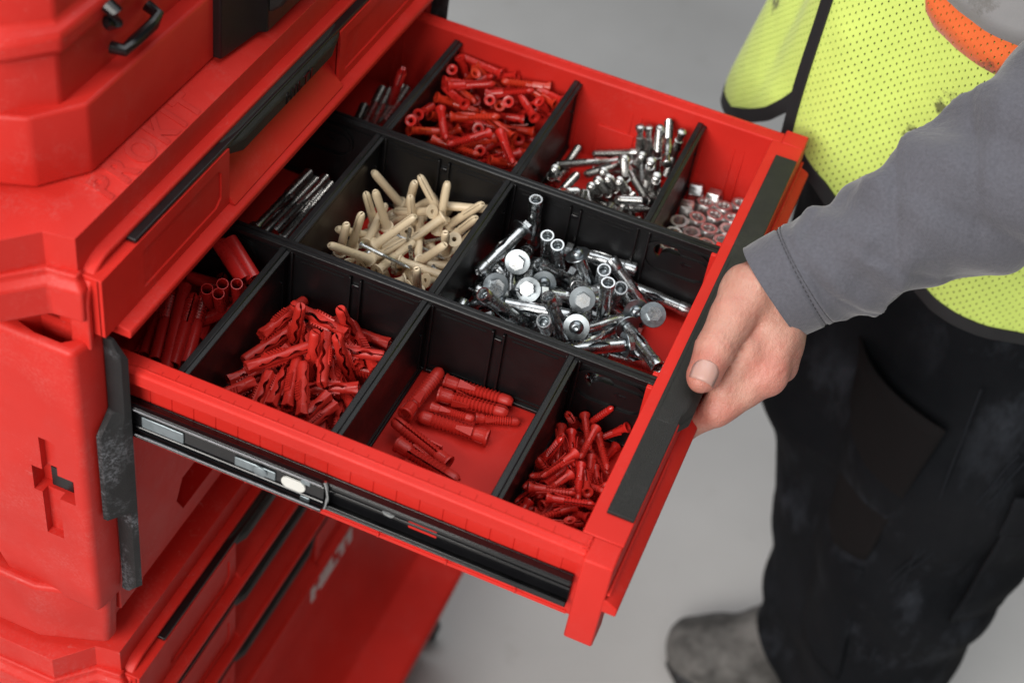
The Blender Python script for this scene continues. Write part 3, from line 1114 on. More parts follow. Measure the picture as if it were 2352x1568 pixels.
def long_divider(y, label):
    r = tag(empty('long_divider', (-0.19, y, ZF)), label, 'divider', 'long black dividers')
    zt, zb = -0.0045, ZF + 0.0004
    x0, x1 = XB + 0.003, 0.0035
    # plate with finger slots at both ends
    outer = [(x0, zb), (-0.0020, zb), (-0.0020, zt - 0.002), (x0, zt - 0.002)]
    slots = []
    for cx in (-0.0270, -0.3180):
        slots.append(stadium(cx - 0.0090, -0.0230, 0.0035, 0.0070))
    me = plate('divider_plate', outer, slots, DT)
    xform(me, (0, y, 0), (1, 0, 0), (0, 0, 1), (0, -1, 0))
    mesh_obj('divider_plate', me, M['black'], r)
    m = MB()
    m.prism([(y - 0.0042, zt - 0.0040), (y - 0.0042, zt - 0.0006), (y - 0.0036, zt), (y - 0.0009, zt), (y - 0.0006, zt - 0.0005), (y + 0.0006, zt - 0.0005), (y + 0.0009, zt), (y + 0.0036, zt), (y + 0.0042, zt - 0.0006), (y + 0.0042, zt - 0.0040)],
            x0, x1, axis='x')
    m.build('top_rail', M['black'], r, bevel=0.0003, seg=1)
    m = MB()
    m.box(x0, -0.0025, y - 0.0032, y + 0.0032, zb, zb + 0.0030)
    m.build('bottom_rail', M['black'], r, bevel=0.0006)
    for s in (-1, 1):
        m = MB()
        a, b = sorted((y + s * DT / 2 * 0.9, y + s * 0.0021))
        edges = [x0 + 0.004, XS[0] - 0.0065, XS[0] + 0.0065, (XS[0] + XS[1]) / 2 - 0.0055, (XS[0] + XS[1]) / 2 + 0.0055, XS[1] - 0.0065, XS[1] + 0.0065,
                 (XS[1] + XS[2]) / 2 - 0.0055, (XS[1] + XS[2]) / 2 + 0.0055, XS[2] - 0.0065, XS[2] + 0.0065, -0.004]
        for i in range(0, len(edges), 2):
            m.box(edges[i], edges[i + 1], a, b, zt - 0.0090, zt - 0.0080)
            m.build('panel_ridge', M['black'], r)
            m = MB()
            if 0 < i < len(edges) - 2:
                m.box(edges[i] + 0.004, edges[i + 1] - 0.004, a, b, zt - 0.0122, zt - 0.0114)
                m.box(edges[i] + 0.0005, edges[i + 1] - 0.0005, a, b, zb + 0.0060, zb + 0.0068)
                m.build('panel_ridge', M['black'], r)
                m = MB()
    for cx in XS + [(XS[0] + XS[1]) / 2, (XS[1] + XS[2]) / 2]:
        hw = 0.0046 if cx in XS else 0.0040
        for s in (-1, 1):
            for t in (-1, 1):
                m = MB()
                a, b = sorted((y + s * DT / 2 * 0.9, y + s * 0.0046))
                m.box(cx + t * hw - 0.0008, cx + t * hw + 0.0008, a, b, zb + 0.002, zt - (0.0035 if cx in XS else 0.0060))
                m.build('slot_rib', M['black'], r, bevel=0.0003, seg=1)
    # notch that latches between two bays, seen as a bright gap in the rail
    for cx in ((XS[0] + XS[1]) / 2, (XS[1] + XS[2]) / 2):
        m = MB()
        m.box(cx - 0.0030, cx + 0.0030, y - 0.0035, y + 0.0035, zt - 0.0160, zt - 0.0125)
        m.build('clip', M['black_gloss'], r, bevel=0.0006)
    # finger slots: raised oval border and a tongue with an arrow
    for cx in (-0.0270, -0.3180):
        ring = plate('slot_border', stadium(cx, -0.0275, 0.0125, 0.0145), [stadium(cx, -0.0275, 0.0125, 0.0127)], 0.0064)
        xform(ring, (0, y, 0), (1, 0, 0), (0, 0, 1), (0, -1, 0))
        mesh_obj('slot_border', ring, M['black'], r)
        tg = plate('slot_tongue', stadium(cx + 0.0050, -0.0285, 0.0115, 0.0080), [], 0.0054)
        xform(tg, (0, y, 0), (1, 0, 0), (0, 0, 1), (0, -1, 0))
        t = mesh_obj('slot_tongue', tg, M['black'], r)
        add_bevel(t, 0.0008, 2)
        ar = MB()
        for s in (-1, 1):
            yy0 = y + s * 0.0026
            yy1 = y + s * 0.0032
            ax = cx + 0.002
            ar.prism([(ax, -0.0270), (ax + 0.0035, -0.0245), (ax + 0.0035, -0.0262), (ax + 0.0090, -0.0262), (ax + 0.0090, -0.0278), (ax + 0.0035, -0.0278), (ax + 0.0035, -0.0295)], yy0, yy1)
        ar.build('arrow_mark', M['black_gloss'], t)
    return r


long_divider(YS[1], 'long black plastic divider between the far and the middle row of compartments')
long_divider(YS[0], 'long black plastic divider between the middle and the near row of compartments')


def cross_divider(x, ya, yb, label):
    r = tag(empty('cross_divider', (x, (ya + yb) / 2, ZF)), label, 'divider', 'short black cross dividers')
    zt, zb = -0.0062, ZF + 0.0004
    m = MB()
    m.box(x - DT / 2, x + DT / 2, ya, yb, zb, zt - 0.003)
    m.build('divider_plate', M['black'], r)
    m = MB()
    m.prism([(x - 0.0038, zt - 0.0036), (x - 0.0038, zt - 0.0006), (x - 0.0033, zt), (x + 0.0006, zt), (x + 0.0010, zt - 0.0010), (x + 0.0018, zt - 0.0012), (x + 0.0038, zt - 0.0016), (x + 0.0038, zt - 0.0036)],
            ya, yb)
    m.build('top_rail', M['black'], r, bevel=0.0003, seg=1)
    m = MB()
    m.box(x - 0.0028, x + 0.0028, ya + 0.001, yb - 0.001, zb, zb + 0.0028)
    m.build('bottom_rail', M['black'], r, bevel=0.0006)
    for s in (-1, 1):
        m = MB()
        a, b = sorted((x + s * DT / 2 * 0.9, x + s * 0.0020))
        m.box(a, b, ya + 0.006, yb - 0.006, zt - 0.0085, zt - 0.0076)
        m.box(a, b, ya + 0.006, yb - 0.006, zb + 0.006, zb + 0.0068)
        for yy in (ya + 0.006, yb - 0.0068):
            m.box(a, b, yy, yy + 0.0008, zb + 0.0068, zt - 0.0085)
        m.build('panel_ridge', M['black'], r)
    for yy in (ya + 0.010, yb - 0.010):
        m = MB()
        m.lathe([(-0.0030, 0.0), (-0.0030, 0.0011), (0.0030, 0.0011), (0.0030, 0.0)], 10)
        m.v = [(x + p[0], yy + p[1], -0.030 + p[2]) for p in m.v]
        m.build('peg', M['black_gloss'], r)
    return r


g = 0.0032
cross_divider(XS[0], 0.0006, YS[0] - g, 'short black divider left of the long notched red plugs, near row')
cross_divider(XS[1], 0.0006, YS[0] - g, 'short black divider between long notched plugs and the few ribbed plugs, near row')
cross_divider(XS[2], 0.0006, YS[0] - g, 'short black divider between the few ribbed plugs and the small near plugs')
cross_divider(XS[0], YS[0] + g, YS[1] - g, 'short black divider between the long screws and the cream plugs, middle row')
cross_divider(XS[1], YS[0] + g, YS[1] - g, 'short black divider between the cream plugs and the steel sleeve anchors, middle row')
cross_divider(XS[0], YS[1] + g, W - 0.0006, 'short black divider left of the heaped small red plugs, far row')
cross_divider(XS[1], YS[1] + g, W - 0.0006, 'short black divider between the heaped red plugs and steel stud anchors, far row')
cross_divider(XS[2], YS[1] + g, W - 0.0006, 'short black divider between the steel stud anchors and the hex nuts, far row')

# ------------------------------------------------------------------ fasteners
# ends of every piece in tenths of a millimetre: head end x, y, z, tip end x, y, z
P = {
    'cream': [(-2463,2869,-617,-2635,2689,-255),(-2418,2525,-584,-2482,2391,-169),(-2538,2588,-680,-2576,2445,-266),(-2455,2243,-558,-2506,2678,-509),(-2261,2677,-651,-2262,2543,-232),(-2376,2820,-595,-2286,2667,-192),(-2100,2616,-362,-2451,2738,-598),(-2048,2754,-542,-2275,2724,-166),(-2061,2677,-596,-2064,2764,-165),(-2026,2812,-604,-1768,2767,-251),(-2170,2831,-412,-2477,2683,-690),(-2104,2823,-451,-1680,2864,-340),(-2371,2225,-517,-2109,2285,-169),(-2021,2270,-555,-1804,2136,-197),(-1916,2493,-583,-1860,2271,-207),(-2591,2086,-577,-2495,1953,-169),(-2551,2197,-590,-2454,2111,-169),(-2468,2424,-634,-2636,2101,-388),(-2318,2032,-490,-2526,1747,-227),(-2383,2001,-554,-2214,2407,-540),(-2250,1991,-541,-2147,2419,-535),(-2140,2135,-502,-1701,2161,-506),(-1910,1969,-558,-1862,1770,-168),(-2242,2746,-574,-2073,2339,-582),(-2244,2504,-540,-2393,2887,-698),(-1990,2731,-680,-1768,2660,-307),(-1902,2611,-680,-1712,2890,-403),(-2221,2510,-654,-2053,2893,-517),(-2086,2592,-680,-1675,2438,-698),(-1994,2464,-680,-1675,2162,-698),(-1831,2405,-357,-1964,2649,-698),(-1889,2044,-509,-1677,2380,-698),(-2162,2237,-680,-2494,2526,-693),(-2539,2467,-678,-2636,2040,-638),(-2493,2781,-680,-2135,2526,-698),(-2057,2172,-608,-1750,1857,-621),(-2089,2086,-680,-2072,2525,-698),(-1978,1845,-559,-1765,1485,-696),(-2046,1747,-631,-2472,1855,-613),(-2009,2633,-380,-2263,2388,-642),(-2598,1587,-675,-2175,1694,-622),(-2007,1970,-502,-2346,1702,-586),(-2315,1502,-680,-2031,1838,-698),(-2569,2021,-680,-2289,1682,-698),(-2418,2353,-680,-2133,2018,-698),(-1714,1736,-680,-2137,1615,-698),(-2162,1842,-680,-2517,2102,-698),(-2524,2181,-680,-2099,2233,-581),(-2114,1907,-624,-1882,2273,-698),(-2517,2029,-611,-2172,1770,-698),(-2002,2000,-579,-2170,1594,-555),(-1710,2459,-613,-2110,2276,-628),(-2430,2098,-583,-2291,2515,-614),(-1907,1851,-680,-2310,2028,-698)],
    'nail': [(-2436,2105,-454,-2019,2052,-454),(-2390,2123,-546,-2410,2350,-825),(-2103,2299,-615,-2054,2108,-314),(-2309,2485,-592,-1894,2422,-592),(-2213,2463,-615,-2138,2282,-313),(-2120,2543,-615,-1869,2801,-615),(-1940,2312,-615,-1588,2238,-615),(-2626,2959,-684,-2653,3199,-950),(-2060,3089,-684,-2193,2755,-684),(-2179,2148,-615,-2101,1919,-349)],
    'sleeve': [(-1411,2705,-298,-1565,2254,-450),(-1357,2850,-532,-1372,2767,-39),(-1304,2316,-276,-1359,2751,-517),(-883,2722,-654,-1191,2467,-354),(-1079,2736,-658,-1095,2550,-194),(-1184,2760,-660,-1195,2601,-187),(-946,2592,-249,-708,2605,-686),(-342,2720,-657,-740,2798,-364),(-1045,2849,-456,-546,2874,-438),(-571,2842,-581,-76,2872,-641),(-1083,2315,-383,-1253,2702,-649),(-1360,2058,-324,-1565,2425,-594),(-1113,1892,-411,-1319,1628,-40),(-1271,1982,-397,-778,2036,-335),(-744,1949,-492,-920,1833,-39),(-717,2012,-120,-868,2418,-369),(-597,2279,-527,-599,2177,-37),(-668,1781,-171,-718,2216,-412),(-677,2027,-415,-373,2423,-443),(-658,1874,-459,-462,2333,-495),(-381,2339,-353,-608,2731,-565),(-256,2320,-302,-377,2616,-686),(-403,2214,-401,-61,1856,-332),(-336,1974,-342,-731,1668,-326),(-128,2218,-660,-620,2308,-686),(-1144,2145,-334,-1110,2498,-686),(-1545,2334,-660,-1104,2099,-686),(-1307,2246,-575,-841,2415,-641),(-758,2723,-607,-701,2458,-187),(-855,1882,-444,-857,1589,-39),(-616,2676,-638,-541,2392,-234),(-984,2850,-657,-490,2777,-686),(-1335,2635,-650,-1411,2142,-622),(-915,2185,-476,-427,2122,-563),(-470,1916,-444,-61,2141,-624),(-1048,2147,-625,-1534,2140,-506),(-1102,2388,-660,-1567,2446,-485),(-847,1540,-435,-401,1539,-660),(-249,2133,-660,-733,2233,-581),(-987,1959,-469,-1281,2359,-519),(-890,2400,-546,-411,2367,-686),(-642,2061,-575,-1035,2367,-532),(-1327,1917,-268,-1550,2076,-686),(-1407,1521,-660,-1015,1831,-686),(-419,1739,-660,-592,2208,-686),(-1019,2470,-569,-1516,2521,-567),(-952,2078,-561,-539,1824,-686),(-355,1628,-651,-845,1622,-554),(-1239,2593,-477,-1218,2100,-391),(-1442,1717,-640,-979,1896,-582),(-384,2441,-612,-847,2298,-489),(-998,2252,-572,-611,1935,-575),(-1183,1943,-660,-774,2230,-686),(-1022,2195,-359,-600,2446,-455),(-1127,2625,-660,-685,2435,-527),(-1540,1521,-648,-1565,2008,-536),(-1135,1521,-515,-705,1771,-458),(-1017,1787,-601,-1487,1622,-558),(-778,2132,-660,-1189,1848,-686),(-884,2512,-432,-457,2569,-685),(-1295,1792,-412,-987,1497,-673),(-755,2488,-660,-629,2004,-686),(-1150,2009,-529,-1565,1779,-686),(-924,2127,-369,-760,1777,-686),(-1033,2222,-462,-660,2553,-427),(-1020,1684,-540,-534,1753,-636),(-1455,1754,-534,-1009,1979,-560),(-1334,2121,-427,-1528,2504,-683),(-649,1521,-660,-969,1904,-686),(-1242,2106,-484,-1429,2566,-428)],
    'wedge': [(-913,4249,-690,-1021,4218,-152),(-843,4255,-690,-956,4247,-152),(-857,4186,-73,-812,4294,-610),(-823,4342,-105,-669,3815,-136),(-739,4333,-620,-680,4235,-81),(-1568,3927,-579,-1130,4260,-578),(-1370,4316,-645,-866,4325,-425),(-1008,3806,-188,-976,4037,-686),(-901,4014,-267,-1044,4330,-694),(-814,4001,-596,-786,3762,-102),(-726,3936,-604,-696,3647,-137),(-1129,3536,-277,-1019,3878,-694),(-1067,3610,-282,-1009,3969,-694),(-1155,3484,-318,-1121,3883,-694),(-979,3631,-286,-919,3995,-694),(-1307,3898,-555,-988,4346,-556),(-919,3424,-313,-618,3844,-503),(-844,3571,-465,-617,4016,-694),(-737,3773,-495,-1105,4181,-489),(-1451,3488,-270,-1573,3831,-682),(-1507,4342,-645,-1507,3792,-650),(-1355,3832,-523,-1420,3285,-516),(-1130,3690,-298,-1092,4069,-694),(-1356,3759,-625,-808,3734,-670),(-877,4199,-690,-615,3810,-405),(-872,3832,-520,-929,3286,-508),(-771,4216,-690,-706,3669,-693),(-1323,4178,-690,-800,4346,-661),(-1386,3778,-690,-837,3811,-694),(-1282,3027,-690,-797,3285,-694),(-998,3487,-627,-617,3092,-592),(-1238,2994,-525,-1573,3421,-611),(-1373,3701,-675,-1220,3192,-532),(-1171,3396,-299,-1123,2990,-667),(-1359,3516,-690,-1019,3105,-556),(-1294,3694,-587,-1374,3229,-304),(-621,3385,-571,-960,3818,-597),(-1193,3696,-690,-1222,3200,-453),(-1277,3555,-688,-952,3130,-557),(-880,3158,-572,-1241,3569,-514),(-726,3532,-497,-790,2990,-565),(-1552,3625,-690,-1129,3386,-433),(-628,3174,-690,-1114,2994,-506),(-1023,3027,-460,-972,3573,-498),(-1210,3081,-555,-1573,3472,-691),(-1269,3207,-690,-746,3377,-694),(-627,3082,-499,-746,3584,-692),(-1357,3346,-621,-938,2990,-624),(-839,3421,-690,-1362,3251,-694),(-835,3213,-608,-1192,3618,-504),(-1051,2996,-690,-617,3334,-694),(-768,2994,-485,-617,3523,-505),(-972,3247,-631,-1221,3734,-569),(-1569,3365,-690,-1177,2990,-601),(-953,3671,-685,-793,3196,-458)],
    'flare': [(-2614,3445,-191,-2630,3817,-336),(-2621,3300,-250,-2405,3607,-386),(-2622,4120,-164,-2636,4353,-488),(-2622,3957,-183,-2310,4198,-248),(-2622,3823,-259,-2309,4023,-407),(-1918,3965,-493,-2102,4289,-638),(-2085,3672,-307,-2308,3340,-298),(-2067,3771,-411,-2313,3456,-423),(-2275,3689,-555,-2495,4002,-675),(-2100,3534,-394,-2079,3822,-671),(-2456,3751,-342,-2094,3918,-301),(-1960,4162,-427,-2348,4067,-444),(-2082,4036,-223,-2066,4349,-472),(-2174,4123,-351,-2317,4341,-655),(-2387,4126,-380,-2534,4333,-689),(-2245,4056,-280,-2268,4349,-551),(-1841,4337,-170,-2216,4197,-170),(-1679,4204,-168,-2047,4354,-220),(-2125,4335,-170,-2490,4349,-333),(-1724,4185,-199,-2097,4328,-226),(-2246,4291,-170,-2641,4350,-170),(-2631,4294,-149,-2481,4352,-516),(-2434,4183,-166,-2638,4272,-499),(-1890,4147,-266,-2064,4349,-564),(-1821,3965,-238,-2084,4266,-258),(-1838,4101,-469,-2231,4070,-539),(-2543,3748,-303,-2345,3401,-298),(-2622,3315,-167,-2636,3598,-450),(-2464,3420,-358,-2066,3450,-373),(-2552,3622,-451,-2156,3675,-473),(-2438,3836,-389,-2086,4004,-476),(-1922,3810,-372,-2285,3978,-367),(-2024,3756,-330,-1781,3438,-333),(-2156,3636,-546,-1800,3453,-543),(-2000,3514,-441,-1679,3736,-530),(-2305,4135,-295,-1938,4230,-169),(-1852,4115,-177,-1679,4303,-484),(-2623,4097,-270,-2303,3864,-214),(-2530,3865,-508,-2163,3707,-525),(-2242,3858,-442,-2241,4173,-688),(-2622,3698,-353,-2397,3997,-496),(-2342,3739,-169,-2638,3993,-257),(-2200,4325,-282,-1868,4349,-504),(-2490,4279,-165,-2171,4350,-396),(-2076,4335,-286,-1744,4349,-507),(-2576,4320,-445,-2304,4229,-167),(-1974,3584,-683,-1949,3185,-697),(-1900,3960,-606,-1678,3627,-624),(-1966,3176,-490,-2349,3067,-534),(-2344,4149,-461,-2603,3869,-580),(-2415,3720,-615,-2169,3413,-541),(-1974,3431,-542,-2001,3063,-695),(-1736,3001,-537,-2126,3018,-449),(-2121,3511,-626,-1789,3725,-565),(-1810,4335,-683,-2210,4349,-697),(-2166,3035,-572,-2029,3410,-590),(-1855,3396,-563,-1859,3017,-691),(-1856,4165,-591,-2167,3915,-617),(-1866,3792,-569,-2254,3869,-627),(-1896,3641,-666,-1923,3251,-580),(-2450,4336,-683,-2305,3991,-541),(-2092,3714,-683,-2348,4021,-697),(-2082,3861,-505,-2256,3557,-697),(-2153,3065,-677,-2317,3425,-617),(-1692,3392,-683,-1780,3782,-697),(-1706,3950,-585,-1733,4349,-594),(-2391,3977,-683,-2137,3667,-697),(-2243,3419,-611,-2080,3064,-696),(-2033,3933,-538,-2275,4240,-626),(-2400,3565,-603,-2352,3169,-638),(-1973,3993,-582,-1678,4248,-672),(-2369,3827,-683,-2636,3530,-697),(-2316,3567,-683,-2139,3890,-527),(-2490,3310,-683,-2126,3474,-697),(-1991,3814,-683,-1730,4117,-697),(-1840,3773,-481,-2120,3488,-481),(-1740,3841,-578,-1963,4151,-697),(-2096,3414,-581,-2234,3039,-585),(-2622,3181,-683,-2232,3095,-697),(-2599,3196,-490,-2218,3274,-582),(-2257,4286,-683,-2563,4029,-697),(-2360,4096,-683,-1963,4046,-697),(-1809,3083,-504,-2169,2987,-648),(-2561,3894,-170,-2244,4139,-170),(-2620,3986,-415,-2462,4230,-690),(-2132,3888,-682,-1776,3868,-499),(-2316,3747,-683,-2486,3386,-697),(-2190,4043,-467,-2397,4349,-621),(-2299,3027,-660,-2574,3297,-552),(-2459,4335,-613,-2251,4019,-486),(-2622,3875,-683,-2636,4275,-697),(-2149,3400,-641,-1779,3248,-666),(-2053,3057,-534,-1722,3277,-585),(-2595,3471,-664,-2341,3723,-486),(-1780,3895,-683,-2084,3642,-629),(-1692,3550,-617,-1864,3208,-504),(-2305,3917,-543,-2636,4125,-628),(-1692,4047,-671,-1678,3648,-693),(-2020,3943,-683,-2158,4291,-545),(-2622,3214,-596,-2472,3571,-697),(-2336,3438,-504,-1986,3245,-525),(-2179,3536,-683,-1851,3764,-697),(-2083,4187,-668,-2329,3877,-613),(-1692,3001,-616,-2072,3123,-609),(-2296,3300,-449,-2636,3448,-600),(-1692,3199,-683,-1853,3564,-697),(-2366,3782,-438,-2636,3554,-627),(-2253,3844,-522,-2636,3815,-633)],
    'flare_near': [(-508,1235,-562,-424,937,-558),(-384,1370,-636,-226,1390,-370),(-398,1378,-527,-262,1100,-538),(-452,1380,-651,-487,1209,-394),(-413,1110,-445,-285,828,-428),(-281,1260,-483,-288,950,-488),(-270,1313,-590,-103,1052,-600),(-508,807,-510,-404,827,-219),(-307,883,-370,-442,605,-394),(-492,902,-569,-418,905,-268),(-257,875,-452,-170,577,-449),(-286,758,-442,-406,472,-437),(-481,474,-382,-195,591,-402),(-339,412,-340,-44,507,-339),(-361,436,-458,-215,707,-493),(-485,576,-583,-518,286,-479),(-92,1377,-485,-306,1329,-704),(-244,1105,-598,-152,809,-600),(-249,734,-609,-44,572,-442),(-256,544,-539,-44,322,-495),(-160,488,-399,-365,256,-409),(-508,831,-575,-446,528,-554),(-492,1169,-628,-292,932,-626),(-196,977,-661,-44,709,-630),(-197,1072,-647,-44,804,-619),(-137,1371,-693,-192,1066,-704),(-468,1026,-645,-206,869,-697),(-275,872,-630,-44,748,-463),(-414,616,-474,-317,909,-501),(-344,1250,-648,-91,1071,-654),(-56,104,-582,-356,160,-636),(-55,740,-693,-362,731,-650),(-157,375,-693,-450,351,-595),(-336,135,-534,-44,45,-588),(-499,134,-478,-213,45,-560),(-409,291,-607,-134,164,-671),(-384,590,-611,-424,291,-542),(-443,423,-435,-497,142,-554),(-148,334,-357,-45,298,-647),(-244,448,-457,-518,460,-601),(-505,229,-693,-392,518,-704),(-231,271,-552,-317,569,-561),(-264,605,-651,-518,782,-645),(-108,691,-581,-341,847,-449),(-236,113,-693,-518,48,-582),(-508,497,-683,-345,688,-501),(-277,67,-415,-45,202,-570),(-454,951,-610,-202,771,-597),(-239,544,-623,-518,409,-626),(-395,918,-693,-184,691,-704),(-137,673,-446,-236,945,-557),(-206,926,-642,-55,655,-633),(-134,521,-612,-357,725,-545),(-350,348,-681,-411,44,-680),(-106,483,-693,-172,781,-638),(-336,629,-579,-470,900,-649),(-404,321,-449,-394,44,-589),(-55,55,-649,-364,45,-660),(-421,544,-478,-143,641,-574),(-508,690,-589,-518,996,-642),(-271,346,-464,-44,211,-627),(-439,671,-533,-518,380,-461),(-55,55,-693,-365,45,-704),(-507,328,-651,-231,469,-665),(-420,193,-634,-148,222,-489),(-220,665,-656,-45,876,-511),(-473,187,-693,-360,476,-704),(-295,55,-486,-518,264,-437),(-320,788,-645,-518,762,-409),(-414,251,-626,-137,134,-704),(-328,604,-693,-97,398,-704),(-452,807,-559,-518,521,-461),(-508,126,-680,-514,45,-381),(-55,377,-626,-361,372,-576),(-63,158,-602,-346,172,-477),(-304,418,-605,-44,281,-704),(-228,216,-404,-518,107,-419),(-353,491,-570,-67,420,-664),(-508,341,-583,-452,44,-655),(-55,649,-693,-45,340,-704),(-329,259,-574,-45,177,-665),(-397,382,-486,-113,466,-580),(-223,515,-637,-500,377,-629),(-336,233,-504,-48,153,-422),(-384,766,-693,-166,546,-704),(-327,302,-581,-45,219,-679),(-55,445,-597,-45,754,-575),(-391,645,-693,-502,355,-704),(-55,494,-544,-45,803,-522),(-331,830,-549,-515,608,-433),(-509,414,-675,-280,610,-600),(-348,845,-657,-45,800,-704),(-332,96,-598,-519,335,-536),(-301,498,-688,-518,713,-638),(-55,121,-472,-172,398,-548),(-268,487,-395,-389,245,-547),(-444,708,-693,-457,1018,-704),(-488,55,-693,-318,314,-704),(-291,383,-693,-75,161,-704),(-55,117,-665,-342,45,-572),(-280,264,-689,-45,389,-531),(-301,685,-604,-45,514,-641),(-270,275,-427,-45,481,-485),(-55,456,-420,-338,528,-525),(-508,925,-693,-518,616,-704),(-320,1008,-693,-51,853,-704)],
    'frame': [(-2605,914,-449,-2517,1376,-453),(-2453,1083,-629,-2380,1033,-167),(-2066,1120,-348,-2528,1205,-361),(-1980,1020,-658,-2056,928,-203),(-1929,1036,-515,-2262,1367,-501),(-2075,1293,-610,-2140,1142,-169),(-2499,510,-351,-2230,895,-350),(-2624,495,-523,-2369,889,-509),(-2625,840,-588,-2430,1267,-589),(-2477,1157,-516,-2629,712,-524),(-1987,314,-368,-2198,734,-360),(-2177,807,-633,-2183,864,-166),(-2197,1066,-378,-2009,636,-375),(-2445,1374,-647,-2218,963,-616),(-2126,376,-415,-2284,819,-420),(-2240,360,-444,-2334,820,-467),(-2379,603,-431,-2275,144,-423),(-2434,486,-430,-2629,63,-370),(-1806,776,-432,-2242,619,-514),(-1963,633,-450,-2039,169,-445),(-1907,635,-511,-2028,181,-523),(-1853,1373,-560,-2323,1377,-579),(-1879,1373,-648,-2344,1317,-690),(-2166,1116,-530,-1940,704,-535),(-1910,731,-612,-1688,317,-603),(-1805,1045,-507,-2145,1370,-496),(-2163,740,-686,-2629,679,-690),(-2521,592,-684,-2245,275,-472),(-2153,450,-682,-2516,737,-598),(-2228,739,-493,-2388,1180,-503),(-2422,791,-686,-2102,1136,-690),(-2208,61,-586,-2329,503,-690),(-1704,1130,-599,-2170,1069,-610),(-2387,1020,-621,-2006,753,-690),(-2236,1006,-462,-1781,1116,-416),(-1982,406,-686,-2363,132,-690),(-1695,62,-686,-2148,190,-690),(-1924,836,-653,-2207,492,-501),(-2395,713,-481,-2629,321,-593),(-2001,592,-586,-2363,292,-594),(-2497,624,-610,-2145,338,-486),(-2465,978,-552,-2021,834,-609),(-2567,1046,-675,-2214,753,-573),(-2318,194,-507,-1909,346,-681),(-2092,688,-686,-1756,360,-690),(-2361,243,-685,-2629,623,-618),(-1689,854,-592,-2132,975,-690),(-1956,519,-601,-1685,144,-685),(-2414,736,-581,-2049,460,-687),(-2274,62,-647,-2543,407,-477),(-2152,1202,-645,-1685,1225,-688),(-1798,1112,-686,-1738,646,-690),(-2057,973,-599,-1748,629,-520),(-2274,714,-562,-2625,1000,-687)],
    'ribbed': [(-1404,1341,-672,-905,1367,-659),(-1392,1205,-672,-896,1266,-663),(-932,997,-672,-1431,962,-679),(-1487,845,-591,-1444,1343,-584),(-1058,603,-606,-1533,756,-579),(-1419,586,-591,-934,468,-574)],
    'ribbed_small': [(-1383,1061,-663,-1074,1080,-645),(-1085,1137,-691,-800,1258,-696)],
    'nut': [(-458,4054,-635),(-458,4310,-635),(-303,4310,-635),(-345,4160,-635),(-195,4200,-635),(-85,4310,-635),(-458,3831,-635),(-350,3943,-635),(-234,4048,-635),(-85,4091,-635),(-458,3662,-635),(-327,3745,-635),(-220,3858,-635),(-85,3936,-635),(-323,3585,-635),(-192,3667,-635),(-85,3780,-635),(-458,3506,-635),(-85,3553,-635)],
    'screw_mid': [(-3161,2738,-480,-3196,1889,-480),(-3104,2747,-530,-3152,1898,-550),(-3083,2876,-590,-3114,2077,-590),(-3039,2876,-640,-3044,2155,-640),(-3071,2762,-640,-3053,1912,-640),(-3135,2568,-570,-3285,1731,-600)],
    'screw_far': [(-3195,3747,-490,-3079,3159,-490),(-3156,4003,-460,-3054,3412,-460),(-3172,3983,-530,-3048,3396,-530),(-3153,4141,-560,-3042,3551,-560),(-3112,4340,-630,-3054,3751,-630),(-3066,4340,-630,-3028,3747,-630),(-3073,4340,-680,-3036,3908,-680),(-3028,3754,-590,-3223,3187,-590)],
    'plug_far': [(-2988,3796,-430,-2856,3652,30)],
    'tube': [(-3020,911,-210,-3108,1091,-613),(-2946,988,-190,-3034,1161,-596),(-2864,1035,-190,-2949,1210,-596),(-2942,927,-230,-3023,1113,-631)],
    'tube_long': [(-3140,1299,-150,-2850,1120,-227),(-3094,1343,-130,-2812,1180,-238),(-3283,1064,-430,-2999,338,-470)],
    'plug_back': [(-2979,395,-470,-3196,1060,-410),(-2946,492,-530,-3138,1081,-450),(-3125,412,-510,-3372,1067,-470),(-3255,485,-590,-3411,1064,-550),(-3035,801,-610,-3153,1287,-570),(-3341,1216,-490,-2843,1262,-470),(-2924,1179,-530,-3166,742,-530),(-3312,498,-630,-3347,997,-630)],
}



def frame_from(a, b, roll):
    a, b = Vector(a), Vector(b)
    x = (b - a).normalized()
    h = Vector((0, 0, 1)) if abs(x.z) < 0.95 else Vector((1, 0, 0))
    y = h.cross(x).normalized()
    z = x.cross(y)
    c, s = math.cos(roll), math.sin(roll)
    y2, z2 = y * c + z * s, z * c - y * s
    mm = Matrix((x, y2, z2)).transposed().to_4x4()
    mm.translation = a
    return mm


def ridges(x0, x1, n, r, dr, saw=0.75):
    p = []
    w = (x1 - x0) / n
    for i in range(n):
        p += [(x0 + i * w, r - dr), (x0 + (i + saw) * w, r)]
    p.append((x1, r - dr))
    return p


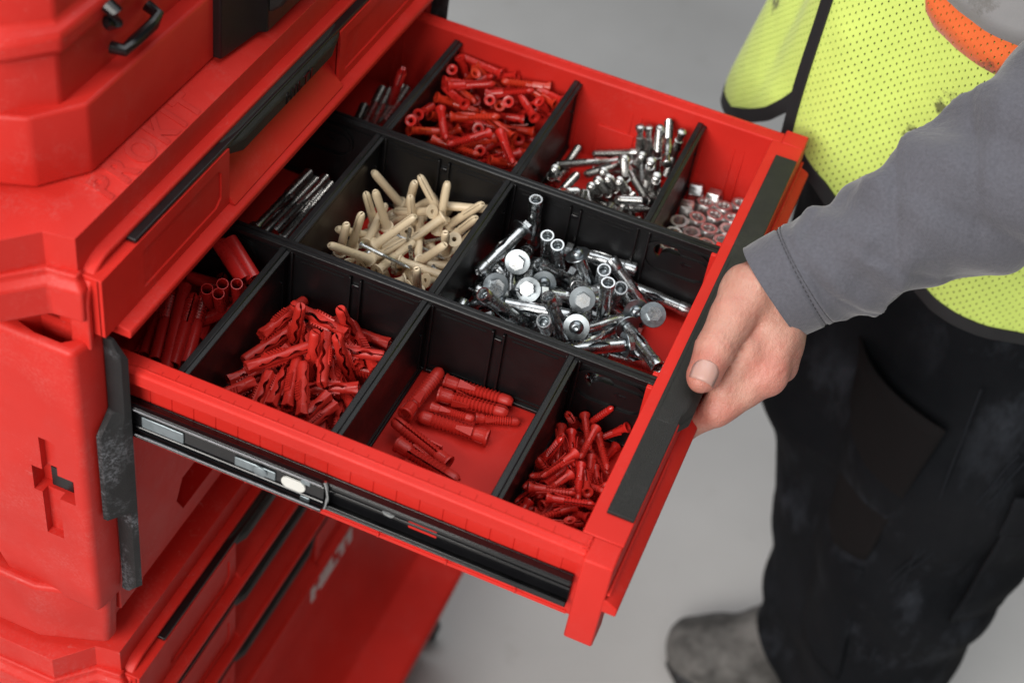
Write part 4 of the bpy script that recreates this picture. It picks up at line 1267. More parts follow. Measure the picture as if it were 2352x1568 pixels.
def flare_plug_mesh(L, r, rh, name):
    m = MB()
    # flared collar with an open bore
    m.lathe([(L * 0.36, r * 0.55), (0.001, r * 0.62), (0.0, rh * 0.72), (0.0, rh), (0.0010, rh), (0.0032, r * 1.05), (L * 0.14, r), (L * 0.36, r * 0.97)], 18, closed=True)
    body = [(L * 0.355, r * 0.95)] + ridges(L * 0.38, L * 0.84, 7, r * 1.04, r * 0.34) + [(L * 0.88, r * 0.92), (L * 0.95, r * 0.80), (L, r * 0.30)]
    for q in (0, 180):
        m.sector(body, q + 13, q + 167, 8)
    # bent fins
    for q in (0, 1):
        s = 1 if q else -1
        pts = [(L * 0.50, 0, s * r * 0.9), (L * 0.36, 0, s * r * 1.05), (L * 0.25, 0, s * r * 1.28), (L * 0.16, 0, s * r * 1.55)]
        for i in range(3):
            p0, p1 = pts[i], pts[i + 1]
            m.loft([[(p0[0], -r * 0.32, p0[2]), (p0[0], r * 0.32, p0[2]), (p0[0], r * 0.32, p0[2] + s * 0.0005), (p0[0], -r * 0.32, p0[2] + s * 0.0005)],
                    [(p1[0], -r * 0.28, p1[2]), (p1[0], r * 0.28, p1[2]), (p1[0], r * 0.28, p1[2] + s * 0.0005), (p1[0], -r * 0.28, p1[2] + s * 0.0005)]])
    return m.mesh(name, 40)


def frame_plug_mesh(L, r, name):
    m = MB()
    # star shaped open end
    n = 24
    rings = []
    for x, rr, amp, inner in ((L * 0.16, r * 0.60, 0.0, 1), (0.002, r * 0.66, 0.14, 1), (0, r * 0.74, 0.17, 1), (0, r * 1.08, 0.13, 0), (0.004, r * 1.02, 0.10, 0), (L * 0.16, r, 0.0, 0)):
        rings.append([(x, rr * (1 + amp * math.cos(6 * 2 * math.pi * i / n)) * math.cos(2 * math.pi * i / n), rr * (1 + amp * math.cos(6 * 2 * math.pi * i / n)) * math.sin(2 * math.pi * i / n)) for i in range(n)])
    rings.append(rings[0])
    m.loft(rings, cap=False)
    prof = [(L * 0.155, r * 0.98)]
    k = 26
    for i in range(k + 1):
        x = L * (0.16 + 0.76 * i / k)
        ring = 1.0 + (0.05 if abs(i - 9) < 0.6 or abs(i - 18) < 0.6 else 0)
        prof.append((x, r * ring))
    prof += [(L * 0.95, r * 0.98), (L * 0.985, r * 0.93), (L, r * 0.80)]

    def wav(x):
        t = (x / L - 0.22) / 0.62
        return 16 * math.sin(t * 4.2 * math.pi) if 0 < t < 1 else 0.0
    def gap(x):
        t = (x / L - 0.20) / 0.66
        return 17.0 if 0 < t < 1 else 6.0
    for q in (0, 180):
        m.sector(prof, lambda x, q=q: q + wav(x) + gap(x), lambda x, q=q: q + 180 + wav(x) - gap(x), 10)
    # toothed wings
    for s in (-1, 1):
        z0 = s * r * 0.80
        m.prism([(L * 0.26, -r * 0.42), (L * 0.31, -r * 0.55), (L * 0.60, -r * 0.50), (L * 0.64, -r * 0.25), (L * 0.64, r * 0.25), (L * 0.60, r * 0.50), (L * 0.31, r * 0.55), (L * 0.26, r * 0.42)],
                min(z0, s * r * 1.14), max(z0, s * r * 1.14), axis='z')
        for i in range(6):
            x = L * (0.31 + 0.048 * i)
            a, b = sorted((s * r * 1.10, s * r * 1.42))
            m.prism([(x, -r * 0.48), (x + L * 0.020, -r * 0.48), (x + L * 0.034, r * 0.48), (x + L * 0.014, r * 0.48)], a, b, axis='z')
    return m.mesh(name, 38)


def ribbed_plug_mesh(L, r, rh, name):
    m = MB()
    m.lathe([(L * 0.2, r * 0.6), (0.001, r * 0.74), (0, rh * 0.80), (0, rh), (0.0012, rh), (0.0022, r * 1.04), (L * 0.18, r * 0.98), (L * 0.2, r * 0.9)], 20, closed=True)
    prof = [(L * 0.19, r * 0.9)] + ridges(L * 0.22, L * 0.80, 11, r * 1.03, r * 0.26, 0.6) + [(L * 0.82, r * 0.93), (L * 0.93, r * 0.92), (L * 0.96, r * 0.84), (L, r * 0.48)]
    for q in (0, 180):
        m.sector(prof, q + 9, q + 171, 9)
    for s in (-1, 1):
        pts = [(L * 0.46, s * r * 0.92), (L * 0.34, s * r * 1.10), (L * 0.22, s * r * 1.28)]
        for i in range(2):
            p0, p1 = pts[i], pts[i + 1]
            w0, w1 = r * (0.25 + 0.18 * i), r * (0.43 + 0.18 * i)
            t = s * 0.0011
            m.loft([[(p0[0], -w0, p0[1] - t), (p0[0], w0, p0[1] - t), (p0[0], w0, p0[1]), (p0[0], -w0, p0[1])],
                    [(p1[0], -w1, p1[1] - t), (p1[0], w1, p1[1] - t), (p1[0], w1, p1[1]), (p1[0], -w1, p1[1])]])
    for i in range(8):
        a = i / 8 * 2 * math.pi
        c, s_ = math.cos(a), math.sin(a)
        m.loft([[(0.003, r * 0.99 * c - q * s_, r * 0.99 * s_ + q * c) for q in (-0.0005, 0.0005)] + [(0.003, r * 1.07 * c + q * s_, r * 1.07 * s_ - q * c) for q in (-0.0005, 0.0005)],
                [(L * 0.17, r * 0.93 * c - q * s_, r * 0.93 * s_ + q * c) for q in (-0.0005, 0.0005)] + [(L * 0.17, r * 1.0 * c + q * s_, r * 1.0 * s_ - q * c) for q in (-0.0005, 0.0005)]])
    return m.mesh(name, 38)


def back_plug_mesh(L, r, name):
    m = MB()
    m.lathe([(L * 0.5, r * 0.6), (0.0005, r * 0.78), (0, r * 0.82), (0, r), (L * 0.50, r), (L * 0.56, r * 0.90)], 18, closed=True)
    prof = [(L * 0.555, r * 0.90)] + ridges(L * 0.58, L * 0.90, 8, r * 1.05, r * 0.24, 0.5) + [(L * 0.94, r * 0.9), (L, r * 0.5)]
    for i in range(4):
        m.sector(prof, i * 90 + 7, i * 90 + 83, 4)
    return m.mesh(name, 38)


def tube_mesh(L, r, name):
    m = MB()
    m.lathe([(L, r * 0.86), (0, r * 0.86), (0, r), (L, r)], 24, closed=True)
    return m.mesh(name, 40)


def cream_mesh(L, r, rh, name):
    m = MB()
    m.lathe([(L * 0.2, r * 0.5), (0, r * 0.55), (0, rh), (0.0012, rh), (0.0016, r * 1.35), (0.0034, r * 1.08), (L * 0.5, r), (L * 0.5, r * 0.5)], 20, closed=True)
    prof = [(L * 0.495, r * 0.98), (L * 0.62, r), (L * 0.86, r), (L * 0.93, r * 0.95), (L * 0.975, r * 0.80), (L, r * 0.58)]
    for q in (0, 180):
        m.sector(prof, q + 4, q + 176, 10)
    # printed outline and wave, raised a hair
    for i in range(9):
        x = L * (0.26 + 0.028 * i)
        y = r * 0.42 * math.sin(i * 1.4)
        y2 = r * 0.42 * math.sin((i + 1) * 1.4)
        z = r * 0.985
        m.loft([[(x, y - 0.0002, z * 0.9), (x, y + 0.0002, z * 0.9), (x, y + 0.0002, z + 0.0001), (x, y - 0.0002, z + 0.0001)],
                [(x + L * 0.028, y2 - 0.0002, z * 0.9), (x + L * 0.028, y2 + 0.0002, z * 0.9), (x + L * 0.028, y2 + 0.0002, z + 0.0001), (x + L * 0.028, y2 - 0.0002, z + 0.0001)]])
    return m.mesh(name, 40)


def nail_mesh(L, name):
    m = MB()
    m.lathe([(-0.0006, 0.0), (-0.0010, 0.0016), (0, 0.0033), (0.0006, 0.0030), (0.0022, 0.0014), (L * 0.45, 0.0014)] + ridges(L * 0.46, L * 0.92, 14, 0.0016, 0.0004, 0.5) + [(L, 0.0002)], 14)
    return m.mesh(name, 45)


def screw_mesh(L, r, name):
    m = MB()
    m.lathe([(0, 0.0004), (0.004, r * 0.55)] + ridges(0.004, L * 0.44, 13, r * 1.04, r * 0.42, 0.5) + [(L * 0.45, r * 0.82), (L * 0.96, r * 0.82), (L * 0.97, r * 1.5), (L, r * 1.5)], 16)
    return m.mesh(name, 45)


def wedge_mesh(L, r, name):
    m = MB()
    p = [(0, r * 0.55), (0.0006, r * 0.78), (0.0016, r * 0.78), (0.0018, r * 0.92)] + ridges(0.002, L * 0.46, 15, r * 1.02, r * 0.26, 0.5)
    p += [(L * 0.47, r * 0.93), (L * 0.60, r * 0.95), (L * 0.605, r * 1.16), (L * 0.66, r * 1.18), (L * 0.70, r * 1.02), (L * 0.80, r * 0.98), (L * 0.805, r * 0.72), (L * 0.86, r * 0.70), (L * 0.955, r * 1.06), (L * 0.985, r * 1.04), (L, r * 0.75)]
    m.lathe(p, 18)
    return m.mesh(name, 45)


def hexa_pts(r, rot=0.0):
    return [(r * math.cos(rot + i * math.pi / 3), r * math.sin(rot + i * math.pi / 3)) for i in range(6)]


def nut_mesh(af, h, name):
    n = 24
    rh = af / math.sqrt(3)

    def hexr(a, cap):
        a = (a + math.pi / 6) % (math.pi / 3) - math.pi / 6
        return min(af / 2 / math.cos(a), cap)
    rings = []
    for z, kind, r in ((-h / 2 + 0.001, 'b', af * 0.27), (-h / 2, 'b', af * 0.32), (-h / 2, 'c', af * 0.475), (-h / 2 + 0.0009, 'h', rh), (h / 2 - 0.0009, 'h', rh), (h / 2, 'c', af * 0.475), (h / 2, 'b', af * 0.33)):
        rings.append([(z, (hexr(2 * math.pi * i / n, rh) if kind == 'h' else r) * math.cos(2 * math.pi * i / n), (hexr(2 * math.pi * i / n, rh) if kind == 'h' else r) * math.sin(2 * math.pi * i / n)) for i in range(n)])
    for k in range(7):
        z = h / 2 - 0.0008 - k * (h - 0.0016) / 6
        r = af * (0.27 if k % 2 else 0.31)
        rings.append([(z, r * math.cos(2 * math.pi * i / n), r * math.sin(2 * math.pi * i / n)) for i in range(n)])
    rings.append(rings[0])
    return MB().loft(rings, cap=False).mesh(name, 30)


def extremes(rows, n, what, where):
    """labels for the pieces that stand out at the edges of a heap as the camera sees it"""
    pts = []
    for i, r in enumerate(rows[:n]):
        p = (Vector(r[:3]) + Vector(r[3:])) / 20000 - Vector((0.08757, -0.56966, 0.68730))
        pts.append((i, p.dot(RIGHT) / p.dot(FWD), p.dot(DOWN) / p.dot(FWD), max(r[2], r[5])))
    out = {}
    for key, rev, ph in ((1, False, 'furthest to the left'), (1, True, 'furthest to the right'), (2, False, 'furthest back'), (2, True, 'nearest to the camera')):
        i = sorted(pts, key=lambda q: q[key], reverse=rev)[0][0]
        if i not in out:
            out[i] = '%s %s %s' % (what, ph, where)
    i = sorted(pts, key=lambda q: q[3], reverse=True)[0][0]
    if i not in out:
        out[i] = '%s sticking up highest %s' % (what, where)
    return lambda k, base: out.get(k, base)


def put_single(name, me, mat, rows, label, cat, group, roll=None, L=None):
    out = []
    for i, row in enumerate(rows):
        o = bpy.data.objects.new(name, me[i % len(me)] if isinstance(me, list) else me)
        COL.objects.link(o)
        a, b = [v / 10000 for v in row[:3]], [v / 10000 for v in row[3:]]
        o.matrix_world = frame_from(a, b, random.uniform(0, 6.28) if roll is None else roll(i))
        lb = label(i) if callable(label) else label
        tag(o, lb, cat, group)
        out.append(o)
    return out


def with_mat(me, mat):
    me.materials.append(mat)
    return me


def variants(fn, mats):
    out = []
    for mt in mats:
        out.append(with_mat(fn(), mt))
    return out


put_single('wall_plug', variants(lambda: flare_plug_mesh(0.040, 0.0032, 0.0047, 'flared_plug'), [M['plug_red'], M['plug_orange'], M['plug_red']]), None, P['flare'],
           lambda i, f_=extremes(P['flare'], 46, 'small red flared wall plug', 'in the heap of the far row'): f_(i, 'small red flared wall plug in the heap in the far row compartment'), 'wall plug', 'small red plugs in the far row')
put_single('wall_plug', variants(lambda: flare_plug_mesh(0.031, 0.0025, 0.0038, 'flared_plug'), [M['plug_matt'], M['plug_red'], M['plug_matt']]), None, P['flare_near'],
           lambda i, f_=extremes(P['flare_near'], 30, 'small red flared wall plug', 'in the heap next to the handle'): f_(i, 'small red flared wall plug heaped in the near compartment next to the handle'), 'wall plug', 'small red plugs next to the handle')
put_single('notched_wall_plug', variants(lambda: frame_plug_mesh(0.047, 0.0039, 'notched_plug'), [M['plug_matt'], M['plug_matt']]), None, P['frame'],
           lambda i, f_=extremes(P['frame'], 26, 'long notched red wall plug', 'in the near row heap'): f_(i, 'long notched red wall plug with a star shaped mouth in the near row heap'), 'wall plug', 'long notched red plugs in the near row')
RL = ['large ribbed red wall plug nearest to the long divider, pointing at the handle', 'large ribbed red wall plug second from the long divider, pointing at the handle',
      'large ribbed red wall plug in mid compartment with its collar towards the handle',
      'large ribbed red wall plug lying alongside the left divider of the sparse compartment',
      'large ribbed red wall plug lying aslant with its open collar towards the near wall', 'large ribbed red wall plug half hidden behind the near drawer wall']
put_single('ribbed_wall_plug', with_mat(ribbed_plug_mesh(0.050, 0.0048, 0.0058, 'ribbed_plug'), M['plug_matt']), None, P['ribbed'], lambda i: RL[i], 'wall plug', 'ribbed red plugs in the sparse compartment', roll=lambda i: 0.5 + i)
RS = ['small ribbed red wall plug squeezed between the large ones', 'small ribbed red wall plug lying at the right end of the ribbed group']
put_single('ribbed_wall_plug', with_mat(ribbed_plug_mesh(0.031, 0.0032, 0.0039, 'ribbed_plug'), M['plug_matt']), None, P['ribbed_small'], lambda i: RS[i], 'wall plug', 'ribbed red plugs in the sparse compartment')
put_single('cream_plug', with_mat(cream_mesh(0.044, 0.0032, 0.0055, 'cream_plug_body'), M['cream']), None, P['cream'],
           lambda i, f_=extremes(P['cream'], 33, 'cream plastic nail plug', 'in the cream heap'): f_(i, 'cream plastic nail plug with collar in the middle compartment'), 'wall plug', 'cream plugs in the middle row')
put_single('drive_nail', with_mat(nail_mesh(0.042, 'drive_nail_body'), M['zinc']), None, P['nail'],
           'thin steel drive nail lying among the cream plugs', 'nail', 'steel nails among the cream plugs')
put_single('stud_anchor', with_mat(wedge_mesh(0.055, 0.0036, 'stud_anchor_body'), M['steel']), None, P['wedge'],
           lambda i, f_=extremes(P['wedge'], 25, 'shiny steel stud anchor', 'in its heap beside the nuts'): f_(i, 'shiny steel stud anchor in the far row compartment beside the nuts'), 'anchor bolt', 'steel stud anchors in the far row')
put_single('long_screw', with_mat(screw_mesh(0.085, 0.0038, 'long_screw_body'), M['steel']), None, P['screw_mid'],
           'long steel screw lying in the compartment left of the cream plugs', 'screw', 'long screws left of the cream plugs')
put_single('long_screw', with_mat(screw_mesh(0.060, 0.0038, 'long_screw_body'), M['steel']), None, P['screw_far'],
           'steel screw in the far left corner compartment under the case edge', 'screw', 'screws in the far left corner')
put_single('wall_plug', with_mat(back_plug_mesh(0.05, 0.0036, 'plain_plug'), M['tube_red']), None, P['plug_far'],
           'dark red wall plug standing among the steel screws in the far left corner', 'wall plug', None)
put_single('red_tube', with_mat(tube_mesh(0.045, 0.0041, 'short_tube'), M['tube_red']), None, P['tube'],
           'short dark red tube with its open round end facing up, near left compartment', 'plastic tube', 'open red tubes in the near left compartment')
TLab = ['thick red tube leaning against the divider behind the open tube ends, left one', 'thick red tube leaning against the divider behind the open tube ends, right one', 'smooth long red tube lying between ribbed plugs in the near left compartment']
for i, row in enumerate(P['tube_long']):
    a, b = Vector(row[:3]) / 10000, Vector(row[3:]) / 10000
    put_single('red_tube', with_mat(tube_mesh((b - a).length, 0.0056 if i < 2 else 0.0046, 'long_tube'), M['tube_red']), None, [row], TLab[i], 'plastic tube', None)
put_single('wall_plug', with_mat(back_plug_mesh(0.065, 0.0046, 'long_plug'), M['tube_red']), None, P['plug_back'],
           'long red wall plug with ribbed tip in the near left compartment', 'wall plug', 'long red plugs in the near left compartment')
nm = with_mat(nut_mesh(0.0146, 0.0110, 'hex_nut_body'), M['nut_steel'])
for i, row in enumerate(P['nut']):
    o = bpy.data.objects.new('hex_nut', nm)
    COL.objects.link(o)
    c = Vector(row) / 10000
    tilt = Vector((random.uniform(-0.12, 0.12), random.uniform(-0.12, 0.12), 1)).normalized()
    z = ZF + 0.0060
    if i in (0, 1, 2):
        tilt = Vector((0.85, random.uniform(-0.6, 0.2), 0.12)).normalized()
        z = ZF + 0.0060
    mm = frame_from((0, 0, 0), tilt, random.uniform(0, 6))
    mm.translation = Vector((c.x, c.y, z))
    o.matrix_world = mm
    tag(o, 'steel hex nut in the small compartment by the handle, far row', 'nut', 'hex nuts in the far row')

# ---- sleeve anchors: sleeve with windows, bolt, nut end, washer and head
SL = 0.046


def sleeve_parts():
    r = 0.0040
    parts = {}
    m = MB()
    m.lathe([(0.0025, r * 0.80), (0.0025, r), (0.0125, r), (0.0125, r * 0.80)], 20, closed=True)
    k = [(0.0124 + 0.0150 * i / 8, r) for i in range(9)]

    def gap(x):
        t = (x - 0.0124) / 0.0150
        return 5 + 42 * (1 - abs(2 * t - 1))
    for q in range(3):
        vs, fs = [], []
        for x, rr in k:
            t = (x - 0.0124) / 0.0150
            ro = rr * (1 + 0.10 * math.sin(math.pi * t))
            a0, a1 = q * 120 + gap(x), q * 120 + 120 - gap(x) * 0.4
            for i in range(6):
                a = math.radians(a0 + (a1 - a0) * i / 5)
                vs.append((x, ro * math.cos(a), ro * math.sin(a)))
            for i in range(5, -1, -1):
                a = math.radians(a0 + (a1 - a0) * i / 5)
                vs.append((x, ro * 0.82 * math.cos(a), ro * 0.82 * math.sin(a)))
        for j in range(len(k) - 1):
            for i in range(12):
                fs.append((j * 12 + i, j * 12 + (i + 1) % 12, (j + 1) * 12 + (i + 1) % 12, (j + 1) * 12 + i))
        fs += [tuple(range(12)), tuple(range(len(k) * 12 - 12, len(k) * 12))]
        m.add(vs, fs)
    m.lathe([(0.0272, r * 0.80), (0.0272, r), (0.0372, r), (0.0372, r * 0.80)], 20, closed=True)
    parts['sleeve'] = with_mat(m.mesh('sleeve', 35), M['zinc'])
    m = MB()
    m.lathe([(0.0, 0.0012)] + ridges(0.001, 0.0405, 34, 0.0027, 0.0004, 0.5) + [(0.041, 0.001)], 12)
    parts['bolt'] = with_mat(m.mesh('bolt', 40), M['zinc_cool'])
    m = MB()
    m.lathe([(SL - 0.0050, 0.0024), (SL - 0.0005, 0.0030), (SL, 0.0033), (SL, 0.0042), (SL - 0.0008, 0.0045), (SL - 0.0072, 0.0045), (SL - 0.0085, 0.0041), (SL - 0.0090, 0.0030)], 22, closed=True)
    parts['end_nut'] = with_mat(m.mesh('end_nut', 35), M['zinc'])
    m = MB()
    m.lathe([(0.0006, 0.0028), (0.0, 0.0034), (0.0002, 0.0086), (0.0008, 0.0089), (0.0014, 0.0086), (0.0016, 0.0040), (0.0024, 0.0036)], 32, closed=True)
    parts['washer'] = with_mat(m.mesh('washer', 35), M['zinc_cool'])
    m = MB()
    m.prism(hexa_pts(0.0052), -0.0044, 0.0002, axis='x')
    hx = m.mesh('hex_head', 30)
    parts['hex_head'] = with_mat(hx, M['zinc'])
    m = MB()
    m.lathe([(-0.0016, 0.0008), (-0.0020, 0.0018), (-0.0036, 0.0020), (-0.0034, 0.0028), (-0.0026, 0.0040), (-0.0010, 0.0047), (0.0002, 0.0048)], 20)
    parts['pan_head'] = with_mat(m.mesh('pan_head', 40), M['zinc_cool'])
    t = text_mesh('8.8', 0.0040, 0.0003, 'strength_mark', 1.0, 0.0001)
    xform(t, (-0.0044, 0, 0), (0, -1, 0), (0, 0, 1), (-1, 0, 0))
    parts['strength_mark'] = with_mat(t, M['steel'])
    return parts


SP = sleeve_parts()
for me_ in SP.values():
    k_ = 1.06 if me_.name.startswith(('washer', 'hex', 'pan', 'strength')) else 1.18
    me_.transform(Matrix.Diagonal((0.050 / 0.046, k_, k_, 1)))
WASHERED = {0, 2, 6, 10, 11, 15, 17, 20, 21, 22, 23, 25, 26}
for i, row in enumerate(P['sleeve']):
    root = empty('sleeve_anchor')
    root.matrix_world = frame_from([v / 10000 for v in row[:3]], [v / 10000 for v in row[3:]], random.uniform(0, 6.28))
    pan = i in (10, 17, 1, 5) or i % 7 == 6
    lb = 'steel sleeve anchor in the heap in the large middle compartment'
    if i == 2:
        lb = 'steel sleeve anchor whose hex head mirrors the yellow vest'
    elif i == 1:
        lb = 'steel sleeve anchor standing upright against the far divider'
    elif i == 15:
        lb = 'steel sleeve anchor with large grey washer and hex head facing up'
    elif i == 9:
        lb = 'steel sleeve anchor lying furthest right, next to the drawer front'
    elif i == 0:
        lb = 'steel sleeve anchor leaning at the upper left of the heap, hex head up'
    tag(root, lb, 'sleeve anchor', 'steel sleeve anchors in the large compartment')
    names = ['sleeve', 'bolt', 'end_nut'] + (['washer'] if i in WASHERED else []) + ['pan_head' if pan else 'hex_head']
    head = None
    for nme in names:
        o = bpy.data.objects.new(nme, SP[nme])
        COL.objects.link(o)
        o.parent = root
        head = o
    if not pan:
        o = bpy.data.objects.new('strength_mark', SP['strength_mark'])
        COL.objects.link(o)
        o.parent = head

# ------------------------------------------------------------------ the person
pe = tag(empty('person', (0.18, 0.62, FLOOR)), 'person in yellow vest, grey sleeve and black trousers pulling the drawer open', 'person')

# hand and wrist: one continuous skin surface
wr0, wr1 = (0.105, 0.262, 0.080), (0.053, 0.232, 0.035)
tc, tm, ti, tt = (0.0350, 0.2110, 0.0360), (0.0315, 0.1910, 0.0300), (0.0285, 0.1660, 0.0205), (0.0282, 0.1460, 0.0138)
im, ip, idp, it_ = (0.0650, 0.1805, 0.0005), (0.0425, 0.1540, -0.0195), (0.0250, 0.1565, -0.0500), (0.0155, 0.1580, -0.0525)
mm_, mp, md_, mt = (0.0690, 0.1990, -0.0040), (0.0440, 0.1770, -0.0250), (0.0255, 0.1770, -0.0510), (0.0155, 0.1780, -0.0530)
rm, rp, rd, rt = (0.0650, 0.2140, -0.0070), (0.0440, 0.1960, -0.0250), (0.0255, 0.1960, -0.0505), (0.0155, 0.1970, -0.0530)
pm, pp, pd, pt = (0.0580, 0.2270, -0.0070), (0.0430, 0.2130, -0.0230), (0.0260, 0.2130, -0.0490), (0.0165, 0.2140, -0.0510)
tA = (Vector(tt) - Vector(ti)).normalized()
vd = (Vector(cm.translation) - Vector(tt)).normalized()
nz = (vd - tA * vd.dot(tA)).normalized()
nx = tA.cross(nz)
prims = [('c', wr0, wr1, 0.031, 0.0265), ('c', wr1, im, 0.0225, 0.0130), ('c', wr1, mm_, 0.0230, 0.0130), ('c', wr1, rm, 0.021, 0.0120), ('c', wr1, pm, 0.020, 0.0105),
         ('c', wr1, tc, 0.021, 0.0180), ('c', tc, tm, 0.0182, 0.0150), ('c', (0.050, 0.208, 0.014), (0.057, 0.206, 0.006), 0.021, 0.021),
         ('c', (0.0470, 0.1830, 0.0100), (0.0600, 0.1860, 0.0020), 0.0130, 0.0135), ('c', (0.0480, 0.1770, 0.0050), (0.0420, 0.1600, -0.0080), 0.0115, 0.0100),
         ('c', im, ip, 0.0124, 0.0116, 0.005), ('c', ip, idp, 0.0106, 0.0088, 0.003), ('c', idp, it_, 0.0086, 0.0070, 0.003),
         ('c', tm, ti, 0.0146, 0.0134, 0.005), ('c', ti, tt, 0.0134, 0.0114, 0.0025), ('c', tuple(Vector(tt) + nz * 0.0024 - tA * 0.003), tuple(Vector(tt) + tA * 0.0055 + nz * 0.0020), 0.0092, 0.0086, 0.003),
         ('c', mm_, mp, 0.0118, 0.0102, 0.004), ('c', mp, md_, 0.0098, 0.0086, 0.002), ('c', md_, mt, 0.0086, 0.0070, 0.002),
         ('c', rm, rp, 0.0108, 0.0092, 0.004), ('c', rp, rd, 0.0090, 0.0082, 0.002), ('c', rd, rt, 0.0080, 0.0066, 0.002),
         ('c', pm, pp, 0.0095, 0.0080, 0.004), ('c', pp, pd, 0.0078, 0.0070, 0.002), ('c', pd, pt, 0.0070, 0.0058, 0.002)]


def hand_warp(X, Y, Z):
    w = np.zeros_like(X)
    T = np.array(tt) - np.array(ti)
    ax = T / np.linalg.norm(T)
    s = (X - ti[0]) * ax[0] + (Y - ti[1]) * ax[1] + (Z - ti[2]) * ax[2]
    near = np.exp(-(((X - ti[0]) ** 2 + (Y - ti[1]) ** 2 + (Z - ti[2]) ** 2) / 0.0145 ** 2))
    for off, am in ((-0.0042, 0.6), (-0.0018, 1.0), (0.0004, 1.0), (0.0026, 0.8), (0.0046, 0.4)):
        w += 0.00125 * am * np.exp(-((s - off + 0.0007 * np.sin(X * 500 + off * 2000)) / 0.00085) ** 2) * near
    for q in (im, mm_, rm):
        d2 = (X - q[0] - 0.004) ** 2 + (Y - q[1] + 0.002) ** 2 + (Z - q[2] - 0.006) ** 2
        w -= 0.0016 * np.exp(-d2 / 0.0075 ** 2)
    # tendons over the back of the hand and the fold beside the thumb
    for q in (im, mm_, rm):
        a, b = np.array(wr1) + (0.010, 0, 0.012), np.array(q) + (0.006, 0, 0.008)
        d = b - a
        t = np.clip(((X - a[0]) * d[0] + (Y - a[1]) * d[1] + (Z - a[2]) * d[2]) / (d @ d), 0, 1)
        l2 = (X - a[0] - t * d[0]) ** 2 + (Y - a[1] - t * d[1]) ** 2 + (Z - a[2] - t * d[2]) ** 2
        w -= 0.0011 * np.exp(-l2 / 0.006 ** 2) * np.sin(np.pi * np.clip(t, 0.02, 1)) ** 0.5
    a, b = np.array((0.0500, 0.2020, 0.0340)), np.array((0.0420, 0.1780, 0.0180))
    d = b - a
    t = np.clip(((X - a[0]) * d[0] + (Y - a[1]) * d[1] + (Z - a[2]) * d[2]) / (d @ d), 0, 1)
    l2 = (X - a[0] - t * d[0]) ** 2 + (Y - a[1] - t * d[1]) ** 2 + (Z - a[2] - t * d[2]) ** 2
    w += 0.0022 * np.exp(-l2 / 0.0050 ** 2) * t
    w += 0.00035 * np.sin(260 * X + 130 * Y) * np.sin(210 * Z + 90 * Y)
    return w


hand = mesh_obj('hand', field_mesh('hand', prims, (-0.005, 0.120, -0.092), (0.135, 0.300, 0.125), 0.0011, 0.0075, hand_warp, 1), M['skin'], pe)
red_at = hand.data.attributes.new('redness', 'FLOAT', 'POINT')
co_ = np.array([v.co[:] for v in hand.data.vertices])
rv_ = np.zeros(len(co_))
for q_, rad_ in ((im, 0.017), (mm_, 0.014), (rm, 0.013), (ip, 0.014), (ti, 0.010), (tt, 0.015), (tm, 0.012)):
    rv_ = np.maximum(rv_, np.exp(-((co_ - np.array(q_)) ** 2).sum(1) / rad_ ** 2) * 2.2)
red_at.data.foreach_set('value', np.clip(rv_, 0, 1).astype(np.float32))
# thumb nail: a curved plate set into the tip
from mathutils.bvhtree import BVHTree
bvh = BVHTree.FromPolygons([v.co for v in hand.data.vertices], [p.vertices for p in hand.data.polygons])
nm_ = MB()
rows = []
for i in range(13):
    v = i / 12
    e = min(v / 0.42, 1.0)
    hw = 0.0086 * (math.sqrt(max(1 - (1 - e) ** 2, 0)) * 0.97 + 0.03) * (1 - 0.06 * max(0, v - 0.6) / 0.4)
    row = []
    for j in range(9):
        u = (j / 8 - 0.5) * 2
        x = u * hw
        y = -0.0040 + v * 0.0142 - 0.0016 * u * u * v
        o_ = Vector(tt) + nx * x + tA * y
        hit = bvh.ray_cast(o_ + nz * 0.03, -nz)[0]
        z = (hit - o_).dot(nz) if hit is not None else 0.004
        z += 0.00055 * (1 - abs(u) ** 4) - 0.00012
        if i == 0:
            z -= 0.0008
        row.append(o_ + nx * 0 + nz * z)
    rows.append(row)
vs = [p for r_ in rows for p in r_]
fs = [(i * 9 + j, i * 9 + j + 1, (i + 1) * 9 + j + 1, (i + 1) * 9 + j) for i in range(12) for j in range(8)]
nm_.add(vs, fs)
nail = nm_.build('thumb_nail', M['nail'], hand)
so = nail.modifiers.new('thick', 'SOLIDIFY')
so.thickness = 0.0005
so.offset = 0

# sleeve
path = [(0.0490, 0.2265, 0.0305), (0.0520, 0.2285, 0.0335), (0.0640, 0.2360, 0.0440), (0.0700, 0.2395, 0.0495), (0.0900, 0.2510, 0.0660), (0.1180, 0.2680, 0.0890), (0.1480, 0.2870, 0.1170),
        (0.1780, 0.3080, 0.1470), (0.2150, 0.3400, 0.1850), (0.2550, 0.3800, 0.2250), (0.29, 0.43, 0.27)]
rad = [0.0345, 0.0350, 0.0358, 0.0362, 0.0395, 0.0455, 0.0525, 0.0590, 0.066, 0.072, 0.078]


def spline(pts, t):
    n = len(pts) - 1
    f = min(max(t, 0), 0.99999) * n
    i = int(f)
    u = f - i
    p = [np.array(pts[min(max(i + k, 0), n)], float) for k in (-1, 0, 1, 2)]
    return 0.5 * (2 * p[1] + (p[2] - p[0]) * u + (2 * p[0] - 5 * p[1] + 4 * p[2] - p[3]) * u * u + (3 * p[1] - p[0] - 3 * p[2] + p[3]) * u ** 3)


